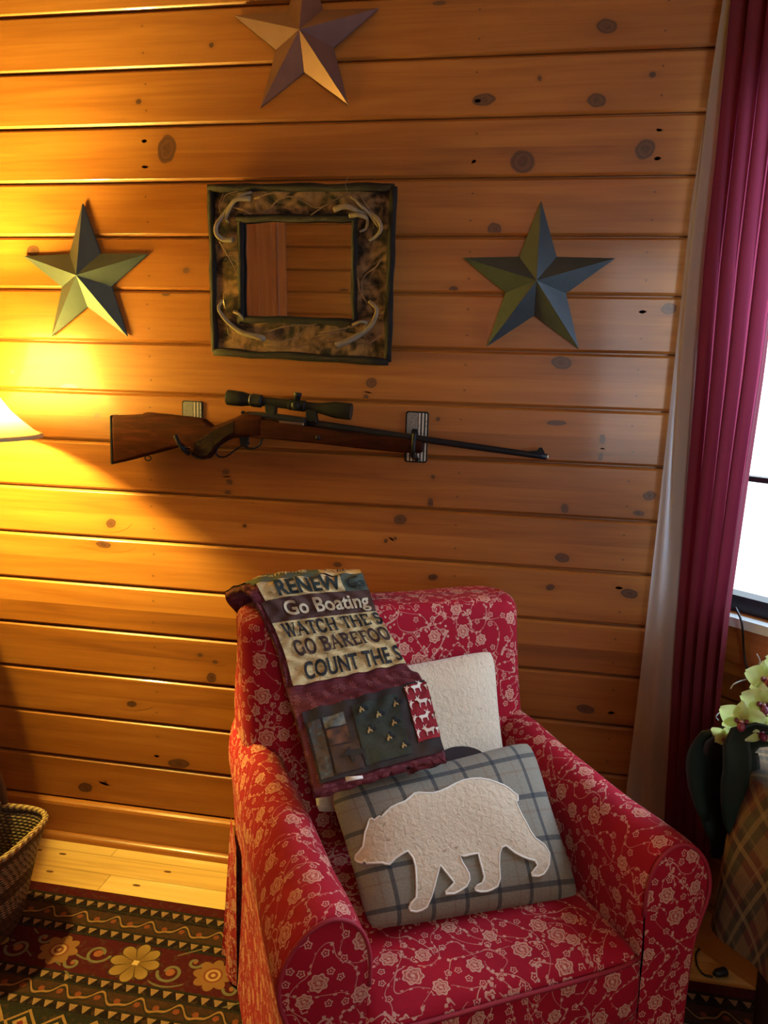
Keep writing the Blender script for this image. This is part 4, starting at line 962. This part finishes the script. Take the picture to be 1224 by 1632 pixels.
for i in range(41):
    d_ = i/40
    for j in range(NA+1):
        a = 2*pi*j/NA; aa = ((a-ca+pi/4) % (pi/2))-pi/4; reach = .212+.31+.018*math.sin(a*3+.6)
        L_ = d_*reach; dirv = Vector((math.cos(a), math.sin(a), 0))
        if L_ <= TR+.004: p = dirv*L_+Vector((0, 0, THH+.003))
        else:
            h = L_-TR; fl = .006+.05*h+.013*math.sin(a*8+1)*min(1, h/.12); p = dirv*(TR+.004+fl*min(1, h/.05))+Vector((0, 0, THH+.003-h*.96))
        V.append(p); U.append((L_*math.cos(a-ca+pi/4), L_*math.sin(a-ca+pi/4)))
for i in range(40):
    for j in range(NA): F.append((i*(NA+1)+j, i*(NA+1)+j+1, (i+1)*(NA+1)+j+1, (i+1)*(NA+1)+j))
o = mk('tablecloth', V, F, CLM, None, U); o.location = TC; tag(o, 'brown and green plaid tablecloth hanging off the table at right', 'tablecloth')

PETAL = Mat('yellow_green_petal', .5); P = PETAL.coord('UV'); PETAL.color(PETAL.ramp(P[1], [(0, (.30, .10, .10)), (.22, (.50, .42, .10)), (.5, (.58, .66, .20)), (1, (.72, .80, .42))])); PETM = translucent(PETAL, (.65, .75, .25), .35)
LIP = plain('maroon_lip', (.16, .015, .040), .45); LEAF = plain('dark_orchid_leaf', (.007, .016, .011), .42); STEM = plain('green_stem', (.07, .11, .03), .5); POT = plain('white_ceramic_pot', (.55, .52, .46), .25); TWG = plain('grey_root', (.34, .33, .30), .7)
OP = Vector((.640, -.620, THH+.004)); orc = empty('potted_orchid', OP); tag(orc, 'potted orchid with yellow-green flowers and dark drooping leaves on table', 'plant')
G().lathe([(0, .045), (.004, .048), (.05, .058), (.095, .064), (.102, .067), (.102, .060), (.085, .056)], (0,0,0), (0,0,1), 28, (True, True)).obj('pot', POT, orc)
def blade(pts, wd, mat, name, par, cup=.25, n=14, m=6, uvv=True):
    P_ = smooth_path(pts, n//max(1, len(pts)-1)+1); V = []; U = []; F = []; N_ = len(P_); hd = P_[-1]-P_[0]; hd.z = 0; SD = hd.cross(Vector((0, 0, 1))).normalized() if hd.length > .01 else Vector((1, 0, 0))
    if hd.x < -.02: SD = (Vector((.945, -.325, 0))*.85+SD*(.5 if SD.x > 0 else -.5)).normalized()
    for i, p in enumerate(P_):
        t = i/(N_-1); tg_ = (P_[min(i+1, N_-1)]-P_[max(i-1, 0)]).normalized(); sd = (SD-tg_*SD.dot(tg_)).normalized(); up_ = sd.cross(tg_)
        w_ = wd*1.12*max(.03, math.sin(pi*min(1, t*.93+.05))**.55)
        for j in range(m+1):
            q = j/m*2-1; V.append(p+sd*w_*q+up_*w_*cup*q*q); U.append((q, t))
    for i in range(N_-1):
        for j in range(m): F.append((i*(m+1)+j, i*(m+1)+j+1, (i+1)*(m+1)+j+1, (i+1)*(m+1)+j))
    o = mk(name, V, F, mat, par, U); md = o.modifiers.new('t', 'SOLIDIFY'); md.thickness = .0018; return o
def ap_(u, v, y): return at(u, v, y)-OP
for pts, wd in (([ (-.02,0,.09), ap_(1190,1175,-.60), ap_(1150,1210,-.57), ap_(1135,1270,-.56), ap_(1142,1345,-.555)], .030), ([(-.01,-.02,.09), ap_(1205,1165,-.63), ap_(1178,1230,-.63), ap_(1172,1300,-.62), ap_(1180,1350,-.61)], .022), ([(-.01,.01,.09), ap_(1200,1185,-.55), ap_(1170,1260,-.52), ap_(1155,1330,-.50), ap_(1140,1368,-.49)], .028), ([(-.02,.02,.09), ap_(1175,1172,-.585), ap_(1130,1195,-.575), ap_(1118,1240,-.57), ap_(1125,1310,-.565)], .026), ([(-.02,.0,.08), ap_(1210,1190,-.60), ap_(1192,1230,-.59), ap_(1188,1290,-.585), ap_(1172,1375,-.58)], .022), ([(.02,.03,.09), (.08,.06,.14), (.15,.08,.12), (.20,.09,.06)], .03), ([(.02,-.03,.09), (.06,-.09,.13), (.10,-.16,.11)], .03)): blade(pts, wd, LEAF, 'leaf', orc)
def flower(c, fdir, up_, s_):
    fd = Vector(fdir).normalized(); rt_ = Vector(up_).cross(fd).normalized(); u_ = fd.cross(rt_); e = empty('flower', c); e.parent = orc
    for ang, ln, wd in ((90, .9, .36), (212, .9, .33), (328, .9, .33), (20, 1.0, .56), (160, 1.0, .56)):
        V = []; U = []; F = []; d = rt_*math.cos(R(ang))+u_*math.sin(R(ang)); sd = fd.cross(d)
        for i in range(11):
            t = i/10; w_ = s_*wd*math.sin(pi*min(1, t**.75*.93+.04))**.8
            for j in range(7):
                q = j/6*2-1; V.append(d*s_*ln*t+sd*w_*q+fd*s_*(.22*t-.28*t*t-.12*q*q*t)); U.append((q, t))
        for i in range(10):
            for j in range(6): F.append((i*7+j, i*7+j+1, i*7+j+8, i*7+j+7))
        mk('petal', V, F, PETM, e, U)
    g = G(); g.lathe([(0, .05*s_), (.12*s_, .16*s_), (.30*s_, .20*s_), (.45*s_, .10*s_), (.5*s_, .02*s_)], u_*-.05*s_, fd-u_*.9, 12)
    g.lathe([(0, .02*s_), (.1*s_, .13*s_), (.2*s_, .03*s_)], rt_*.14*s_, fd+rt_*.9, 10).lathe([(0, .02*s_), (.1*s_, .13*s_), (.2*s_, .03*s_)], rt_*-.14*s_, fd-rt_*.9, 10); g.obj('lip', LIP, e)
    G().lathe([(0, .05*s_), (.14*s_, .08*s_), (.2*s_, .03*s_)], (0,0,0), fd, 10).obj('column', plain('pale_pink', (.55, .35, .38), .5), e)
FLW = [((1160,1180), -.61, (-.5,-.8,-.35), .030), ((1182,1148), -.63, (-.25,-1,-.1), .036), ((1216,1122), -.62, (.1,-1,.1), .036), ((1213,1165), -.62, (.3,-.9,.1), .034), ((1222,1083), -.60, (.1,-.8,.4), .034), ((1252,1060), -.6, (.3,-.8,.3), .034)]
fc = [ap_(a, b, y) for (a, b), y, _, _ in FLW]
for c, (_, _, fd, s_) in zip(fc, FLW): flower(c, fd, (0, 0, 1), s_)
st = smooth_path([(0, 0, .09), (.03, .02, .22), fc[5]+Vector((.02,.03,.03)), fc[4]+Vector((.0,.03,.0)), fc[2]+Vector((0,.03,.0)), fc[1]+Vector((.0,.026,.0)), fc[0]+Vector((.01,.02,.006))], 6)
G().tube(st, lambda t: .003-.0014*t, 7).obj('stem', STEM, orc)
for pts in ([(1224,1082),(1212,1076),(1204,1068),(1211,1055),(1206,1042)], [(1222,1090),(1200,1085),(1196,1076),(1206,1068),(1224,1064)], [(1224,1075),(1208,1082),(1200,1072),(1215,1062),(1228,1058)], [(1200,1082),(1185,1084),(1170,1090),(1164,1098)], [(1165,1130),(1150,1134),(1141,1142),(1145,1148)], [(1224,1070),(1214,1084),(1228,1092)]): G().tube(smooth_path([ap_(a, b, -.575+.006*math.sin(i*2)) for i, (a, b) in enumerate(pts)], 5), .0011, 6).obj('air_root', TWG, orc)

CORD = plain('black_cord', (.008, .008, .009), .45)
def wpt(u, v, off=.03):                         # on the angled wall, a little off it
    d = ray(u, v); n = AW-off*1.41421; t = (n-CAM.x-CAM.y)/(d.x+d.y); return CAM+d*t
def fl_(u, v, h=.004):
    d = ray(u, v); return CAM+d*((h-CAM.z)/d.z)
pts = [wpt(1172, 968, .045), wpt(1182, 992, .05), wpt(1185, 1030, .03), wpt(1188, 1056, .028), wpt(1196, 1085, .03), wpt(1205, 1180, .03), wpt(1215, 1300, .03), wpt(1215, 1380, .04)]
q = pts[-1].copy(); pts += [Vector((q.x-.02, q.y-.03, .16)), Vector((.555, -.12, .02)), fl_(1140, 1500), fl_(1112, 1515), fl_(1110, 1535), fl_(1120, 1552), fl_(1136, 1557)]
cd_ = empty('power_cord', pts[-1]); tag(cd_, 'black power cord running from the window sill to a plug on the floor', 'cord'); q0 = cd_.location.copy()
G().tube(smooth_path([p-q0 for p in pts], 6), .0024, 7).obj('cable', CORD, cd_)
dv = (fl_(1158, 1553)-fl_(1136, 1557)).normalized(); g = G().lathe([(0, .004), (.008, .009), (.03, .011), (.034, .010)], (0,0,.008), dv, 12)
g.obj('plug', CORD, cd_)
pts = [fl_(1088, 1508), fl_(1108, 1497), fl_(1125, 1484), fl_(1150, 1478), fl_(1180, 1475)]
g = G().tube(smooth_path(pts, 6), .0024, 7); o = g.obj('floor_cord', CORD); tag(o, 'black cord lying on the floor behind the right arm of the chair', 'cord')
